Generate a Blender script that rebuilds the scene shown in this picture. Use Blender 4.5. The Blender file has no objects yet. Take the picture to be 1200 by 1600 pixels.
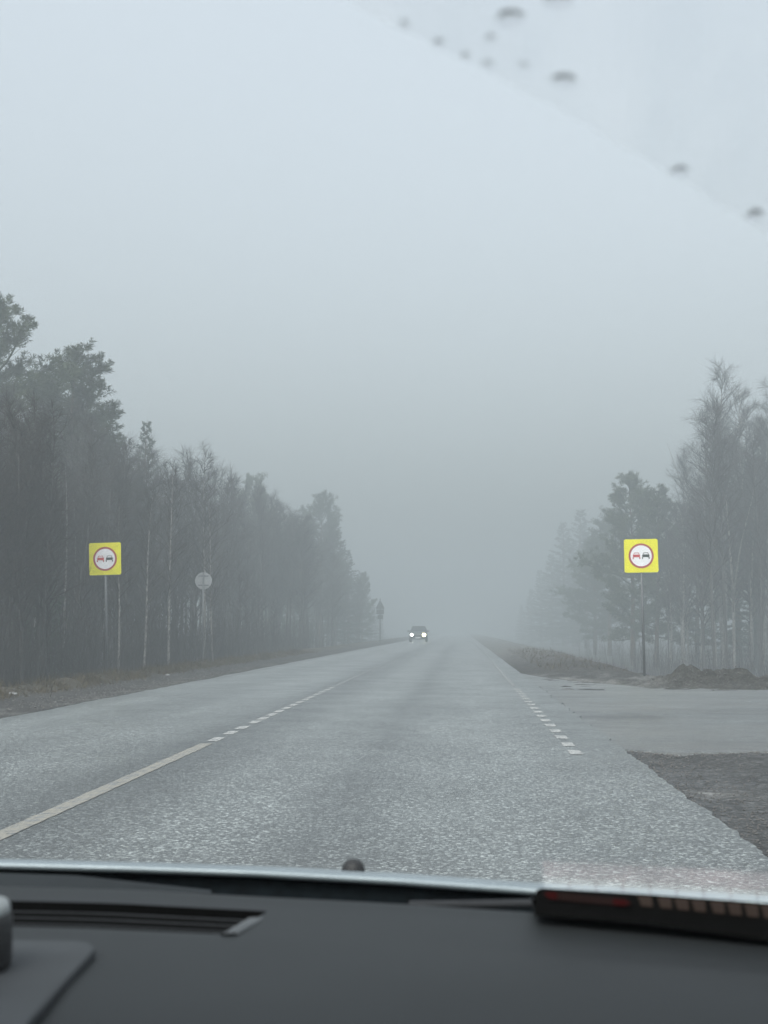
import bpy, math, random
from math import radians, sin, cos, pi, sqrt, exp, atan2
from mathutils import Vector, Matrix, noise

SC = bpy.context.scene
COL = SC.collection
R = random.Random(7)

# ------------------------------------------------------------------ camera
EYE = 1.2
FPX = 2250.0                       # focal length in pixels of the 1200x1600 photograph
PITCH = math.atan(184 / FPX)
YAW = math.atan(122 / FPX * cos(PITCH))
cam_d = bpy.data.cameras.new('camera')
cam = bpy.data.objects.new('camera', cam_d)
COL.objects.link(cam)
cam.location = (0, 0, EYE)
cam.rotation_euler = (pi / 2 + PITCH, 0, YAW)
cam_d.sensor_width = 36
cam_d.lens = 36 * FPX / 1600
cam_d.clip_start = 0.05
cam_d.clip_end = 3000
cam_d.dof.use_dof = True
cam_d.dof.focus_distance = 40
cam_d.dof.aperture_fstop = 12.5
SC.camera = cam

# ------------------------------------------------------------------ world, sun, exposure
SUN_EL, SUN_AZ = radians(48), radians(200)      # azimuth clockwise from +Y: behind the camera
w = bpy.data.worlds.new('World'); SC.world = w; w.use_nodes = True
nt = w.node_tree; nt.nodes.clear()
def wn(t): return nt.nodes.new(t)
sky = wn('ShaderNodeTexSky'); sky.sky_type = 'NISHITA'; sky.sun_disc = False
sky.sun_elevation = SUN_EL; sky.sun_rotation = SUN_AZ
sky.air_density = 1.0; sky.dust_density = 3.0; sky.ozone_density = 1.0
hs = wn('ShaderNodeHueSaturation'); hs.inputs['Saturation'].default_value = 0.30
bg = wn('ShaderNodeBackground'); bg.inputs['Strength'].default_value = 0.15
# overcast cloud deck: the zenith is brighter than the horizon
tc = wn('ShaderNodeTexCoord'); sx = wn('ShaderNodeSeparateXYZ')
mr = wn('ShaderNodeMapRange'); mr.inputs['From Min'].default_value = 0.08; mr.inputs['From Max'].default_value = 0.62
mr.inputs['To Min'].default_value = 0.84; mr.inputs['To Max'].default_value = 2.5
mx = wn('ShaderNodeVectorMath'); mx.operation = 'SCALE'
out = wn('ShaderNodeOutputWorld')
L = nt.links.new
L(tc.outputs['Generated'], sx.inputs[0]); L(sx.outputs['Z'], mr.inputs['Value'])
L(sky.outputs['Color'], hs.inputs['Color']); L(hs.outputs['Color'], mx.inputs[0])
L(mr.outputs['Result'], mx.inputs['Scale']); tint = wn('ShaderNodeVectorMath'); tint.operation = 'MULTIPLY'; tint.inputs[1].default_value = (0.972, 1.0, 0.985)
L(mx.outputs['Vector'], tint.inputs[0]); L(tint.outputs['Vector'], bg.inputs['Color'])
L(bg.outputs['Background'], out.inputs['Surface'])
sun_d = bpy.data.lights.new('sun', 'SUN'); sun_d.energy = 0.7; sun_d.angle = radians(35); sun_d.color = (1, 0.97, 0.93)
sun = bpy.data.objects.new('sun', sun_d); COL.objects.link(sun)
sdir = Vector((sin(SUN_AZ) * cos(SUN_EL), cos(SUN_AZ) * cos(SUN_EL), sin(SUN_EL)))
sun.rotation_euler = sdir.to_track_quat('Z', 'Y').to_euler(); sun.location = (0, -20, 60)
SC.view_settings.view_transform = 'Standard'; SC.view_settings.look = 'None'
SC.view_settings.exposure = 0.14; SC.view_settings.gamma = 1.0
SC.cycles.max_bounces = 8; SC.cycles.diffuse_bounces = 2; SC.cycles.glossy_bounces = 2
SC.cycles.transparent_max_bounces = 12; SC.cycles.transmission_bounces = 6; SC.cycles.volume_bounces = 1
SC.cycles.use_denoising = True

# ------------------------------------------------------------------ helpers
_c, _s = cos(YAW), sin(YAW)
_cp, _sp = cos(PITCH), sin(PITCH)
RIGHT = Vector((_c, _s, 0)); UP = Vector((_s * _sp, -_c * _sp, _cp)); FWD = Vector((-_s * _cp, _c * _cp, _sp))
EYEV = Vector((0, 0, EYE))
def ray(px, py): return RIGHT * ((px - 600) / FPX) + UP * ((800 - py) / FPX) + FWD
def at_y(px, py, y):  d = ray(px, py); return EYEV + d * (y / d.y)
def at_z(px, py, z):  d = ray(px, py); return EYEV + d * ((z - EYE) / d.z)
def lerp(a, b, t): return a + (b - a) * t
def interp(x, xs, ys):
    if x <= xs[0]: return ys[0]
    for i in range(1, len(xs)):
        if x <= xs[i]: return ys[i - 1] + (ys[i] - ys[i - 1]) * (x - xs[i - 1]) / (xs[i] - xs[i - 1])
    return ys[-1]
def ns(x, y, z=0.0): return noise.noise(Vector((x, y, z)))

def tag(o, label=None, cat=None, group=None, kind=None):
    if label: o['label'] = label
    if cat: o['category'] = cat
    if group: o['group'] = group
    if kind: o['kind'] = kind
    return o
def empty(name, loc=(0, 0, 0), rz=0.0):
    o = bpy.data.objects.new(name, None); COL.objects.link(o)
    o.location = loc; o.rotation_euler = (0, 0, rz); o.empty_display_size = 0.2
    return o
class MB:
    def __init__(self): self.v = []; self.f = []
    def add(self, vs, fs):
        b = len(self.v); self.v.extend([tuple(p) for p in vs]); self.f.extend([tuple(b + i for i in q) for q in fs])
    def box(self, x0, x1, y0, y1, z0, z1, M=None):
        vs = [Vector((x, y, z)) for z in (z0, z1) for y in (y0, y1) for x in (x0, x1)]
        if M: vs = [M @ p for p in vs]
        self.add(vs, [(0, 2, 3, 1), (4, 5, 7, 6), (0, 1, 5, 4), (2, 6, 7, 3), (0, 4, 6, 2), (1, 3, 7, 5)])
    def tube(self, pts, rad, n=6, cap=True):
        b = len(self.v); k = len(pts)
        for i, p in enumerate(pts):
            p = Vector(p)
            d = Vector(pts[min(i + 1, k - 1)]) - Vector(pts[max(i - 1, 0)])
            if d.length < 1e-9: d = Vector((0, 0, 1))
            d.normalize()
            a = d.cross(Vector((0.31, 0.95, 0.05))); a.normalize(); c = d.cross(a)
            r = rad[i] if isinstance(rad, (list, tuple)) else rad
            for j in range(n):
                t = 2 * pi * j / n
                q = p + a * (cos(t) * r) + c * (sin(t) * r)
                self.v.append((q.x, q.y, q.z))
        for i in range(k - 1):
            for j in range(n):
                j2 = (j + 1) % n
                self.f.append((b + i * n + j, b + i * n + j2, b + (i + 1) * n + j2, b + (i + 1) * n + j))
        if cap:
            self.f.append(tuple(b + j for j in reversed(range(n))))
            self.f.append(tuple(b + (k - 1) * n + j for j in range(n)))
    def grid(self, nu, nv, fn, skip=None):
        b = len(self.v)
        for i in range(nu):
            for j in range(nv): self.v.append(tuple(fn(i, j)))
        for i in range(nu - 1):
            for j in range(nv - 1):
                if skip and skip(i, j): continue
                self.f.append((b + i * nv + j, b + (i + 1) * nv + j, b + (i + 1) * nv + j + 1, b + i * nv + j + 1))
    def plate(self, poly, y0, y1):          # polygon in x,z (counter-clockwise seen from -y), front y0, back y1
        n = len(poly)
        vs = [(x, y0, z) for x, z in poly] + [(x, y1, z) for x, z in poly]
        fs = [tuple(range(n)), tuple(reversed(range(n, 2 * n)))]
        fs += [(i, n + i, n + (i + 1) % n, (i + 1) % n) for i in range(n)]
        self.add(vs, fs)
    def ring(self, cx, cz, r0, r1, y0, y1, n=64):
        b = len(self.v)
        for i in range(n):
            t = 2 * pi * i / n
            for r, y in ((r0, y0), (r1, y0), (r1, y1), (r0, y1)): self.v.append((cx + cos(t) * r, y, cz + sin(t) * r))
        for i in range(n):
            for k in range(4):
                self.f.append((b + i * 4 + k, b + i * 4 + (k + 1) % 4, b + ((i + 1) % n) * 4 + (k + 1) % 4, b + ((i + 1) % n) * 4 + k))
    def build(self, name, m, parent=None, smooth=False):
        me = bpy.data.meshes.new(name); me.from_pydata(self.v, [], self.f); me.update()
        o = bpy.data.objects.new(name, me); COL.objects.link(o)
        if m: me.materials.append(m)
        if smooth:
            for p in me.polygons: p.use_smooth = True
        if parent: o.parent = parent
        return o
def fixn(o):
    import bmesh
    bm = bmesh.new(); bm.from_mesh(o.data); bmesh.ops.recalc_face_normals(bm, faces=bm.faces); bm.to_mesh(o.data); bm.free(); return o
def bevel(o, wd, seg=2):
    md = o.modifiers.new('edge', 'BEVEL'); md.width = wd; md.segments = seg; md.limit_method = 'ANGLE'; return o
def rrect(cx, cz, hw, hh, r, n=5):
    p = []
    for sx_, sz_, a0 in ((1, -1, -pi / 2), (1, 1, 0), (-1, 1, pi / 2), (-1, -1, pi)):
        for k in range(n + 1):
            a = a0 + pi / 2 * k / n
            p.append((cx + sx_ * (hw - r) + cos(a) * r, cz + sz_ * (hh - r) + sin(a) * r))
    return p
def circ(cx, cz, r, n=48): return [(cx + cos(2 * pi * i / n) * r, cz + sin(2 * pi * i / n) * r) for i in range(n)]

class NM:                                   # small node-tree writer
    def __init__(self, name):
        self.m = bpy.data.materials.new(name); self.m.use_nodes = True
        self.t = self.m.node_tree; self.b = self.t.nodes['Principled BSDF']; self.o = self.t.nodes['Material Output']
    def n(self, t, **kw):
        x = self.t.nodes.new(t)
        for k, v in kw.items(): setattr(x, k, v)
        return x
    def l(self, a, b): self.t.links.new(a, b)
    def pos(self, scale=(1, 1, 1)):
        g = self.n('ShaderNodeNewGeometry'); mp = self.n('ShaderNodeMapping'); mp.inputs['Scale'].default_value = scale
        self.l(g.outputs['Position'], mp.inputs['Vector']); return mp.outputs['Vector']
    def obj(self, scale=(1, 1, 1)):
        g = self.n('ShaderNodeTexCoord'); mp = self.n('ShaderNodeMapping'); mp.inputs['Scale'].default_value = scale
        self.l(g.outputs['Object'], mp.inputs['Vector']); return mp.outputs['Vector']
    def noise(self, vec, scale, detail=4, rough=0.6):
        x = self.n('ShaderNodeTexNoise'); x.inputs['Scale'].default_value = scale; x.inputs['Detail'].default_value = detail
        x.inputs['Roughness'].default_value = rough; self.l(vec, x.inputs['Vector']); return x.outputs['Fac']
    def voro(self, vec, scale):
        x = self.n('ShaderNodeTexVoronoi'); x.inputs['Scale'].default_value = scale; self.l(vec, x.inputs['Vector']); return x
    def ramp(self, fac, stops):
        x = self.n('ShaderNodeValToRGB'); e = x.color_ramp.elements
        while len(e) < len(stops): e.new(0.5)
        for i, (p, c) in enumerate(stops):
            e[i].position = p; e[i].color = (c, c, c, 1) if isinstance(c, (int, float)) else (*c, 1)
        self.l(fac, x.inputs['Fac']); return x.outputs['Color']
    def mix(self, fac, a, b, mode='MIX'):
        x = self.n('ShaderNodeMix', data_type='RGBA', blend_type=mode)
        for s, v in ((x.inputs[0], fac), (x.inputs[6], a), (x.inputs[7], b)):
            if isinstance(v, (int, float)): s.default_value = v
            elif isinstance(v, tuple): s.default_value = (*v, 1)
            else: self.l(v, s)
        return x.outputs[2]
    def math(self, op, a, b=0.0, c=None):
        x = self.n('ShaderNodeMath', operation=op)
        for i, v in enumerate((a, b, c)):
            if v is None: continue
            if isinstance(v, (int, float)): x.inputs[i].default_value = v
            else: self.l(v, x.inputs[i])
        return x.outputs[0]
    def bump(self, h, strength, dist):
        x = self.n('ShaderNodeBump'); x.inputs['Strength'].default_value = strength; x.inputs['Distance'].default_value = dist
        self.l(h, x.inputs['Height']); self.l(x.outputs['Normal'], self.b.inputs['Normal'])
    def set(self, color=None, rough=None, metal=None, spec=None):
        for k, v in (('Base Color', color), ('Roughness', rough), ('Metallic', metal), ('Specular IOR Level', spec)):
            if v is None: continue
            s = self.b.inputs[k]
            if isinstance(v, (int, float)): s.default_value = v
            elif isinstance(v, tuple): s.default_value = (*v, 1)
            else: self.l(v, s)
        return self.m
def plain(name, color, rough=0.6, metal=0.0, spec=0.5, var=0.18, scale=9.0, bump=0.0):
    q = NM(name); f = q.noise(q.obj(), scale, 5)
    c = q.mix(1.0, color, q.ramp(f, [(0.3, 1 - var), (0.7, 1 + var)]), 'MULTIPLY')
    q.set(c, rough, metal, spec)
    if bump: q.bump(q.noise(q.obj(), scale * 30, 2), bump, 0.001)
    return q.m

# ------------------------------------------------------------------ materials of the setting
def road_material(name, dirty):
    q = NM(name); p = q.pos()
    v1 = q.voro(p, 57); v2 = q.voro(p, 150)
    sp = q.n('ShaderNodeSeparateColor'); q.l(v1.outputs['Color'], sp.inputs[0])
    sp2 = q.n('ShaderNodeSeparateColor'); q.l(v2.outputs['Color'], sp2.inputs[0])
    chip = q.ramp(sp.outputs[0], [(0.0, 0.42), (0.45, 0.74), (0.72, 1.0), (0.88, 2.1), (1.0, 3.5)])
    worn = q.ramp(q.noise(q.pos((0.8, 0.16, 1)), 1.0, 4, 0.65), [(0.38, 0.0), (0.66, 0.28)])
    chip = q.mix(worn, chip, (0.96, 0.96, 0.96))
    fine = q.ramp(sp2.outputs[0], [(0.0, 0.7), (1.0, 1.3)])
    base = q.mix(1.0, (0.127, 0.137, 0.134) if not dirty else (0.108, 0.115, 0.112), chip, 'MULTIPLY'); base = q.mix(1.0, base, fine, 'MULTIPLY')
    blot = q.ramp(q.noise(q.pos((1.0, 0.35, 1)), 1.1, 5), [(0.3, 0.82), (0.7, 1.16)])
    base = q.mix(1.0, base, blot, 'MULTIPLY')
    big = q.ramp(q.noise(q.pos((0.45, 0.10, 1)), 1.0, 4, 0.6), [(0.3, 0.80), (0.7, 1.17)])
    base = q.mix(1.0, base, big, 'MULTIPLY')
    ck = q.n('ShaderNodeTexVoronoi', feature='DISTANCE_TO_EDGE'); ck.inputs['Scale'].default_value = 0.42
    wv = q.n('ShaderNodeVectorMath', operation='ADD'); nz = q.n('ShaderNodeTexNoise'); nz.inputs['Scale'].default_value = 1.6; nz.inputs['Detail'].default_value = 6
    q.l(p, nz.inputs['Vector']); q.l(q.pos((1.0, 0.55, 1)), wv.inputs[0]); q.l(nz.outputs['Color'], wv.inputs[1]); q.l(wv.outputs[0], ck.inputs['Vector'])
    where = q.ramp(q.noise(q.pos((0.3, 0.14, 1)), 1.0, 3), [(0.52, 0.0), (0.62, 0.55)])
    crack = q.math('MULTIPLY', q.ramp(ck.outputs['Distance'], [(0.0, 1.0), (0.010, 0.0)]), where)
    base = q.mix(crack, base, (0.03, 0.03, 0.03))
    if not dirty:
        xs = q.n('ShaderNodeSeparateXYZ'); q.l(p, xs.inputs[0])
        wob = q.math('MULTIPLY_ADD', q.noise(q.pos((0.5, 0.05, 1)), 1.0, 2), 0.5, -0.25)
        u = q.math('MULTIPLY_ADD', q.math('ADD', xs.outputs['X'], wob), 1 / 8.0, 6.3 / 8.0)
        def X(x): return (x + 6.3) / 8.0
        track = q.ramp(u, [(0.0, 0.8), (X(-5.6), 1.12), (X(-4.75), 0.86), (X(-3.9), 1.12), (X(-3.2), 0.95), (X(-2.85), 0.58), (X(-2.35), 0.64),
                           (X(-1.75), 1.06), (X(-1.2), 1.0), (X(-0.85), 0.68), (X(-0.35), 1.0), (X(0.35), 1.06), (X(0.95), 0.92), (1.0, 0.84)])
        base = q.mix(1.0, base, track, 'MULTIPLY')
    else:
        d = q.ramp(q.noise(q.pos((0.25, 1.0, 1)), 0.9, 6, 0.65), [(0.42, 0.0), (0.62, 1.0)])
        base = q.mix(q.math('MULTIPLY', d, 0.75), base, (0.115, 0.112, 0.103))
        # the worn dark pothole of loose stones
        gx = q.n('ShaderNodeSeparateXYZ'); q.l(p, gx.inputs[0])
        ex = q.math('DIVIDE', q.math('SUBTRACT', gx.outputs['X'], 2.25), 0.85); ey = q.math('DIVIDE', q.math('SUBTRACT', gx.outputs['Y'], 20.3), 1.0)
        rr = q.math('ADD', q.math('MULTIPLY', ex, ex), q.math('MULTIPLY', ey, ey))
        rr = q.math('ADD', rr, q.math('MULTIPLY_ADD', q.noise(p, 3.5, 6, 0.75), 2.4, -1.2))
        pot = q.ramp(rr, [(0.35, 1.0), (0.75, 0.0)])
        base = q.mix(q.math('MULTIPLY', pot, 0.7), base, (0.045, 0.044, 0.042))
        wide = q.ramp(q.noise(q.pos((0.10, 0.55, 1)), 1.0, 5, 0.6), [(0.32, 0.62), (0.70, 1.18)])
        base = q.mix(1.0, base, wide, 'MULTIPLY')
        hole = q.ramp(q.noise(q.pos((0.35, 0.9, 1)), 0.8, 6, 0.7), [(0.58, 0.0), (0.66, 1.0)])
        base = q.mix(q.math('MULTIPLY', hole, 0.6), base, (0.06, 0.058, 0.055))
    q.set(base, q.ramp(q.noise(p, 0.9, 4), [(0.3, 0.30), (0.75, 0.46)]), 0.0, 0.75)
    hgt = q.math('ADD', q.math('MULTIPLY', v1.outputs['Distance'], -1.0), q.math('MULTIPLY', v2.outputs['Distance'], -0.4))
    q.bump(hgt, 0.55, 0.012)
    return q.m
M_ROAD = road_material('worn_asphalt', False)
M_SIDE = road_material('dusty_asphalt', True)

def paint_material(name, col, wear):
    q = NM(name); p = q.pos()
    f = q.ramp(q.noise(p, 9, 8, 0.75), [(wear, 0.0), (wear + 0.12, 1.0)])
    v = q.voro(p, 70); sp = q.n('ShaderNodeSeparateColor'); q.l(v.outputs['Color'], sp.inputs[0])
    asph = q.mix(1.0, (0.15, 0.155, 0.155), q.ramp(sp.outputs[0], [(0.0, 0.5), (1.0, 1.7)]), 'MULTIPLY')
    c = q.mix(f, asph, q.mix(1.0, col, q.ramp(q.noise(p, 25, 4), [(0.3, 0.8), (0.7, 1.1)]), 'MULTIPLY'))
    q.set(c, 0.6); q.bump(v.outputs['Distance'], 0.3, 0.004); return q.m
M_LINE = paint_material('dirty_line_paint', (0.265, 0.25, 0.212), 0.41)
M_DASH = paint_material('white_line_paint', (0.38, 0.38, 0.365), 0.41)
M_FAINT = paint_material('worn_line_paint', (0.26, 0.26, 0.245), 0.53)

def ground_material():
    q = NM('verge_ground'); p = q.pos()
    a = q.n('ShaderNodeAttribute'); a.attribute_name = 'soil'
    v = q.voro(p, 26); sp = q.n('ShaderNodeSeparateColor'); q.l(v.outputs['Color'], sp.inputs[0])
    st = q.ramp(sp.outputs[0], [(0.0, 0.55), (0.7, 1.05), (0.95, 1.6)])
    big = q.ramp(q.noise(p, 1.6, 8, 0.7), [(0.28, 0.55), (0.72, 1.45)])
    fine = q.ramp(q.noise(p, 14, 6, 0.7), [(0.3, 0.7), (0.7, 1.3)])
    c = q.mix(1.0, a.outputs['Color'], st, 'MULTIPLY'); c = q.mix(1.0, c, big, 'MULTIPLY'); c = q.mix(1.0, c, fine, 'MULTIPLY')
    q.set(c, 0.85, 0, 0.3)
    q.bump(q.math('ADD', q.noise(p, 10, 8, 0.7), q.math('MULTIPLY', v.outputs['Distance'], -0.5)), 0.8, 0.05)
    return q.m
M_GROUND = ground_material()

# ------------------------------------------------------------------ terrain
XL, XR = -6.25, 1.62
def far_edge(x):                                    # far edge of the side road where it opens off the main road
    return 29.6 + 11.0 * exp(-max(0, x - XR) / 1.25)
def height(x, y):
    n1 = ns(x * 0.35, y * 0.35, 3) ; n2 = ns(x * 1.3, y * 1.3, 9); n3 = ns(x * 4.0, y * 4.0, 5)
    if x < XL + 0.3:
        d = XL - x
        z = interp(d, [-0.3, 0.1, 0.5, 2.2, 2.9, 4.2, 7, 30, 150], [-0.04, -0.035, -0.05, -0.05, 0.07, -0.35, -0.9, -1.0, -0.6])
        a = interp(d, [0, 1.5, 2.6, 5, 20], [0.01, 0.02, 0.09, 0.12, 0.3])
        return z + a * (n1 * 0.5 + n2 * 0.5) + interp(d, [0, 2, 3], [0.008, 0.015, 0.04]) * n3
    if x <= XR - 0.3: return -0.06
    d = x - XR
    flat = -0.026 + 0.010 * n2 + 0.008 * n3 * (1 if y < 15.5 else 0.2)
    if y < 15.5: flat += interp(d, [0.0, 0.25, 8], [-0.012, -0.03, -0.05]) * interp(y, [13.6, 14.6], [1, 0.2]) + 0.012 * n1 * interp(y, [13.6, 14.6], [1, 0])
    if y < 29: return flat
    x = x + (0.35 * ns(y * 0.45, 17) + 0.16 * ns(y * 1.9, 3)) * min(1, max(0, d / 0.5)) if y > 36 else x
    r = interp(y, [38, 42, 50, 64, 78, 100], [0.0, 0.05, 0.11, 0.20, 0.12, 0.0])
    v = interp(x, [XR, 2.0, 2.6, 4.0, 5.2, 8, 14, 150], [-0.04, -0.02, 0.6 * r, r, 0.3 * r - 0.12, -1.1, -1.7, -1.5])
    k = min(1, max(0, (y - 31) / 9))
    flat2 = interp(x, [XR, 5, 9, 14, 150], [-0.045, -0.03, -0.06, -0.3, -0.8])
    z = lerp(flat2, v, k) + interp(d, [0, 0.6, 3], [0.0, 0.04, 0.08]) * (n2 + 0.9 * n3 + 0.8 * n1 + 0.4 * ns(x * 8, y * 3, 6))
    # heap of earth beside the sign
    e = interp(x, [3.4, 3.9, 4.35, 4.75, 5.3, 6.2, 9, 14, 20], [0, 0.07, 0.17, 0.40, 0.28, 0.38, 0.42, 0.4, 0.1])
    yc = 31.9 + 0.25 * ns(x * 0.8, 1.0)
    e *= exp(-((y - yc) / 0.95) ** 2)
    z += e * (1 + 0.35 * n2 + 0.30 * n3 + 0.2 * ns(x * 9, y * 9, 2))
    t = min(1, max(0, (y - 29) / 0.8))
    return lerp(flat, z, t)
def soil(x, y):
    n1 = ns(x * 0.5, y * 0.3, 11); n2 = ns(x * 1.7, y * 1.2, 4)
    dirt = Vector((0.044, 0.042, 0.039)); grass = Vector((0.055, 0.046, 0.030)); litter = Vector((0.030, 0.026, 0.021))
    gravel = Vector((0.085, 0.088, 0.090)); pale = Vector((0.17, 0.168, 0.158)); clod = Vector((0.042, 0.040, 0.034))
    if x < XL + 0.3:
        d = XL - x + 0.35 * n1 + 0.25 * n2
        c = dirt.lerp(pale, max(0, min(0.5, 0.9 * n2)) * (1 if d < 1.2 else 0))
        if 0.02 < XL - x - 0.06 * n2 < 0.24 and y < 28: c = Vector((0.012, 0.012, 0.012))  # dark strip at the asphalt lip: shadow gap painted into the soil colour
        c = c.lerp(grass, interp(d, [1.9, 2.5], [0, 1]))
        return c.lerp(litter, interp(d, [2.7, 3.5], [0, 1]))
    if y < 29.3:
        e = ((x - 1.95) / 0.35) ** 2 + ((y - 11.3 - 0.2 * n2) / 0.28) ** 2
        return gravel.lerp(dirt, max(0, min(1, 0.4 + n1))).lerp(pale, 0.6 * exp(-e))
    c = dirt.lerp(pale, max(0, min(1, 0.35 + 1.3 * n2 + 0.6 * n1)) * interp(y, [33, 39, 42], [0.9, 0.9, 0.0]))
    if x > 2.6: c = c.lerp(clod, 0.8 * interp(y, [29.3, 29.6, 30.2, 30.8], [0, 1, 1, 0]))
    hh = interp(y, [38, 43], [0, 1]) * interp(x, [1.7, 2.2], [0, 1])
    hh *= max(0.25, min(1, 0.75 + 0.9 * n2 + 0.5 * n1)) * interp(y, [60, 95], [1, 0.35])
    c = c.lerp(Vector((0.050, 0.046, 0.042)).lerp(grass, max(0, n2 * 0.6)), hh)
    c = c.lerp(Vector((0.15, 0.148, 0.14)), 0.8 * interp(y, [48, 75], [0, 1]) * interp(x, [5, 9], [1, 0]))  # far shoulder paled with distance, fog fade painted into its colour
    if x > 3.9: c = c.lerp(clod, exp(-((y - 31.6) / 1.5) ** 2) * min(1, (x - 3.9) / 0.6))
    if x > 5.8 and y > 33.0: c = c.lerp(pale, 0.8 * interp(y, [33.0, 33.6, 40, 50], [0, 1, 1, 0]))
    return c
def axis(parts):
    r = []
    for a, b, st in parts:
        n = max(1, int(round((b - a) / st)))
        r += [a + (b - a) * i / n for i in range(n)]
    return r + [parts[-1][1]]
XS = axis([(-158, -60, 14), (-60, -26, 3), (-26, -12, 0.7), (-12, -5.9, 0.16), (-5.9, 1.2, 1.2), (1.2, 9, 0.11), (9, 16, 0.3), (16, 30, 1.5), (30, 60, 4), (60, 158, 14)])
YS = axis([(-40, 5, 5), (5, 16, 0.2), (16, 28.5, 0.4), (28.5, 36, 0.09), (36, 50, 0.25), (50, 90, 0.6), (90, 200, 2.5), (200, 880, 34)])
mb = MB(); mb.grid(len(XS), len(YS), lambda i, j: (XS[i], YS[j], height(XS[i], YS[j])))
ter = mb.build('ground', M_GROUND, smooth=True); tag(ter, kind='structure')
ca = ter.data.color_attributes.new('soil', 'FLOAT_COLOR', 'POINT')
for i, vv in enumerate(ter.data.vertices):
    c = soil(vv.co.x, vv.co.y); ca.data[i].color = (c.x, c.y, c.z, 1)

# main road: one sheet with ragged edges and a broken lip
def left_edge(y): return XL + 0.10 * ns(y * 0.35, 2.0) + 0.05 * ns(y * 1.7, 7.0)
def right_edge(y):
    e = XR + 0.05 * ns(y * 0.9, 4.0) + 0.045 * ns(y * 3.1, 8.0) + 0.02 * ns(y * 9.0, 1.0)
    return e
RY = axis([(-40, 4, 2), (4, 32, 0.09), (32, 120, 0.8), (120, 870, 10)])
RXT = [0.0, 0.0, 0.15, 0.3, 0.45, 0.6, 0.75, 0.9, 1.0, 1.0]
mb = MB()
def rv(i, j):
    y = RY[i]; t = RXT[j]; x = lerp(left_edge(y), right_edge(y), t)
    return (x, y, -0.12 if j in (0, 9) else 0.0)
mb.grid(len(RY), 10, rv); road = mb.build('road', M_ROAD); tag(road, kind='structure')

# side road opening on the kerbless edge
mb = MB(); SX = axis([(1.3, 8, 0.12), (8, 30, 1.0), (30, 150, 12)])
def near_edge(x): return 14.7 + 0.09 * (x - XR) + 0.75 * ns(x * 0.55, 5.0) + 0.35 * ns(x * 2.6, 2.0) + 0.08 * ns(x * 8.0, 3.0)
def sv(i, j):
    x = SX[i]; t = j / 24.0
    y0 = near_edge(x); y1 = far_edge(x) + 0.25 * ns(x * 0.8, 12.0) + 0.12 * ns(x * 3, 3.0)
    return (x, lerp(y0, y1, max(0, min(1, (j - 1) / 23.0))) - (0.10 if j == 0 else 0), -0.05 if j == 0 else -0.012)
mb.grid(len(SX), 26, sv); tag(mb.build('side_road', M_SIDE), kind='structure')

# road markings, 4 mm above the asphalt
ZM = 0.004
def strip(mb_, x0, x1, y0, y1, step=1.0, rag=0.012):
    ys_ = axis([(y0, y1, min(step, (y1 - y0) / 2))])
    mb_.grid(2, len(ys_), lambda i, j: ((x0, x1)[i] + rag * ns(ys_[j] * 7, i * 5.0 + x0), ys_[j], ZM))
mb = MB(); strip(mb, -2.765, -2.635, -5, 15.25, 0.1); tag(mb.build('centre_line', M_LINE), kind='structure')
mb = MB()
for k, y in enumerate([15.83, 16.85, 17.75, 18.8, 19.6, 20.45, 21.3, 22.2, 23.1, 24.0, 24.9, 25.8, 26.9, 27.9, 28.9, 29.9]):
    strip(mb, -2.76, -2.64, y - 0.30, y + 0.28, 0.08)
tag(mb.build('broken_centre_line', M_DASH), kind='structure')
mb = MB()
for k in range(16):
    y = 14.35 + 1.0 * k; strip(mb, 1.04, 1.165, y - 0.25, y + 0.25, 0.08, 0.008)
tag(mb.build('broken_edge_line', M_DASH), kind='structure')
mb = MB(); strip(mb, -2.75, -2.66, 30.9, 400, 2.0); strip(mb, 1.05, 1.15, 31, 400, 2.0); strip(mb, -6.05, -5.95, 36, 400, 2.0); tag(mb.build('edge_line', M_FAINT), kind='structure')

# loose stones at the broken edge of the asphalt and on the shoulders
def stones(name, m, spots):
    mb_ = MB()
    for x, y, s in spots:
        z = height(x, y); rr = [s * R.uniform(0.6, 1.1) for _ in range(6)]
        a = R.uniform(0, 6.3); ca_, sa_ = cos(a), sin(a)
        P = [(rr[0], 0, 0), (0, rr[1], 0), (-rr[2], 0, 0), (0, -rr[3], 0), (0, 0, rr[4] * 0.8), (0, 0, -rr[5] * 0.6)]
        P = [(x + p[0] * ca_ - p[1] * sa_, y + p[0] * sa_ + p[1] * ca_, z + p[2] + s * 0.3) for p in P]
        mb_.add(P, [(0, 1, 4), (1, 2, 4), (2, 3, 4), (3, 0, 4), (1, 0, 5), (2, 1, 5), (3, 2, 5), (0, 3, 5)])
    return mb_.build(name, m)
M_STONE = plain('road_stone', (0.11, 0.105, 0.10), 0.85, var=0.5, scale=3)
sp_ = [(XR + abs(R.gauss(0, 0.5)) + 0.03, R.uniform(6.5, 15), R.uniform(0.005, 0.015)) for _ in range(1500)]
sp_ += [(R.uniform(XR + 0.1, 5), R.uniform(6.5, 15), R.uniform(0.004, 0.012)) for _ in range(1500)]
sp_ += [(x_, near_edge(x_) - R.gauss(0.05, 0.12), R.uniform(0.006, 0.02)) for x_ in [R.uniform(1.7, 9) for _ in range(900)]]
sp_ += [(R.uniform(4, 12), R.gauss(31.3, 0.8), R.uniform(0.008, 0.035)) for _ in range(900)]
sp_ += [(XL - 0.2 - abs(R.gauss(0, 1)), R.uniform(18, 50), R.uniform(0.008, 0.03)) for _ in range(1200)]
tag(stones('gravel', M_STONE, sp_), kind='stuff')

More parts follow.
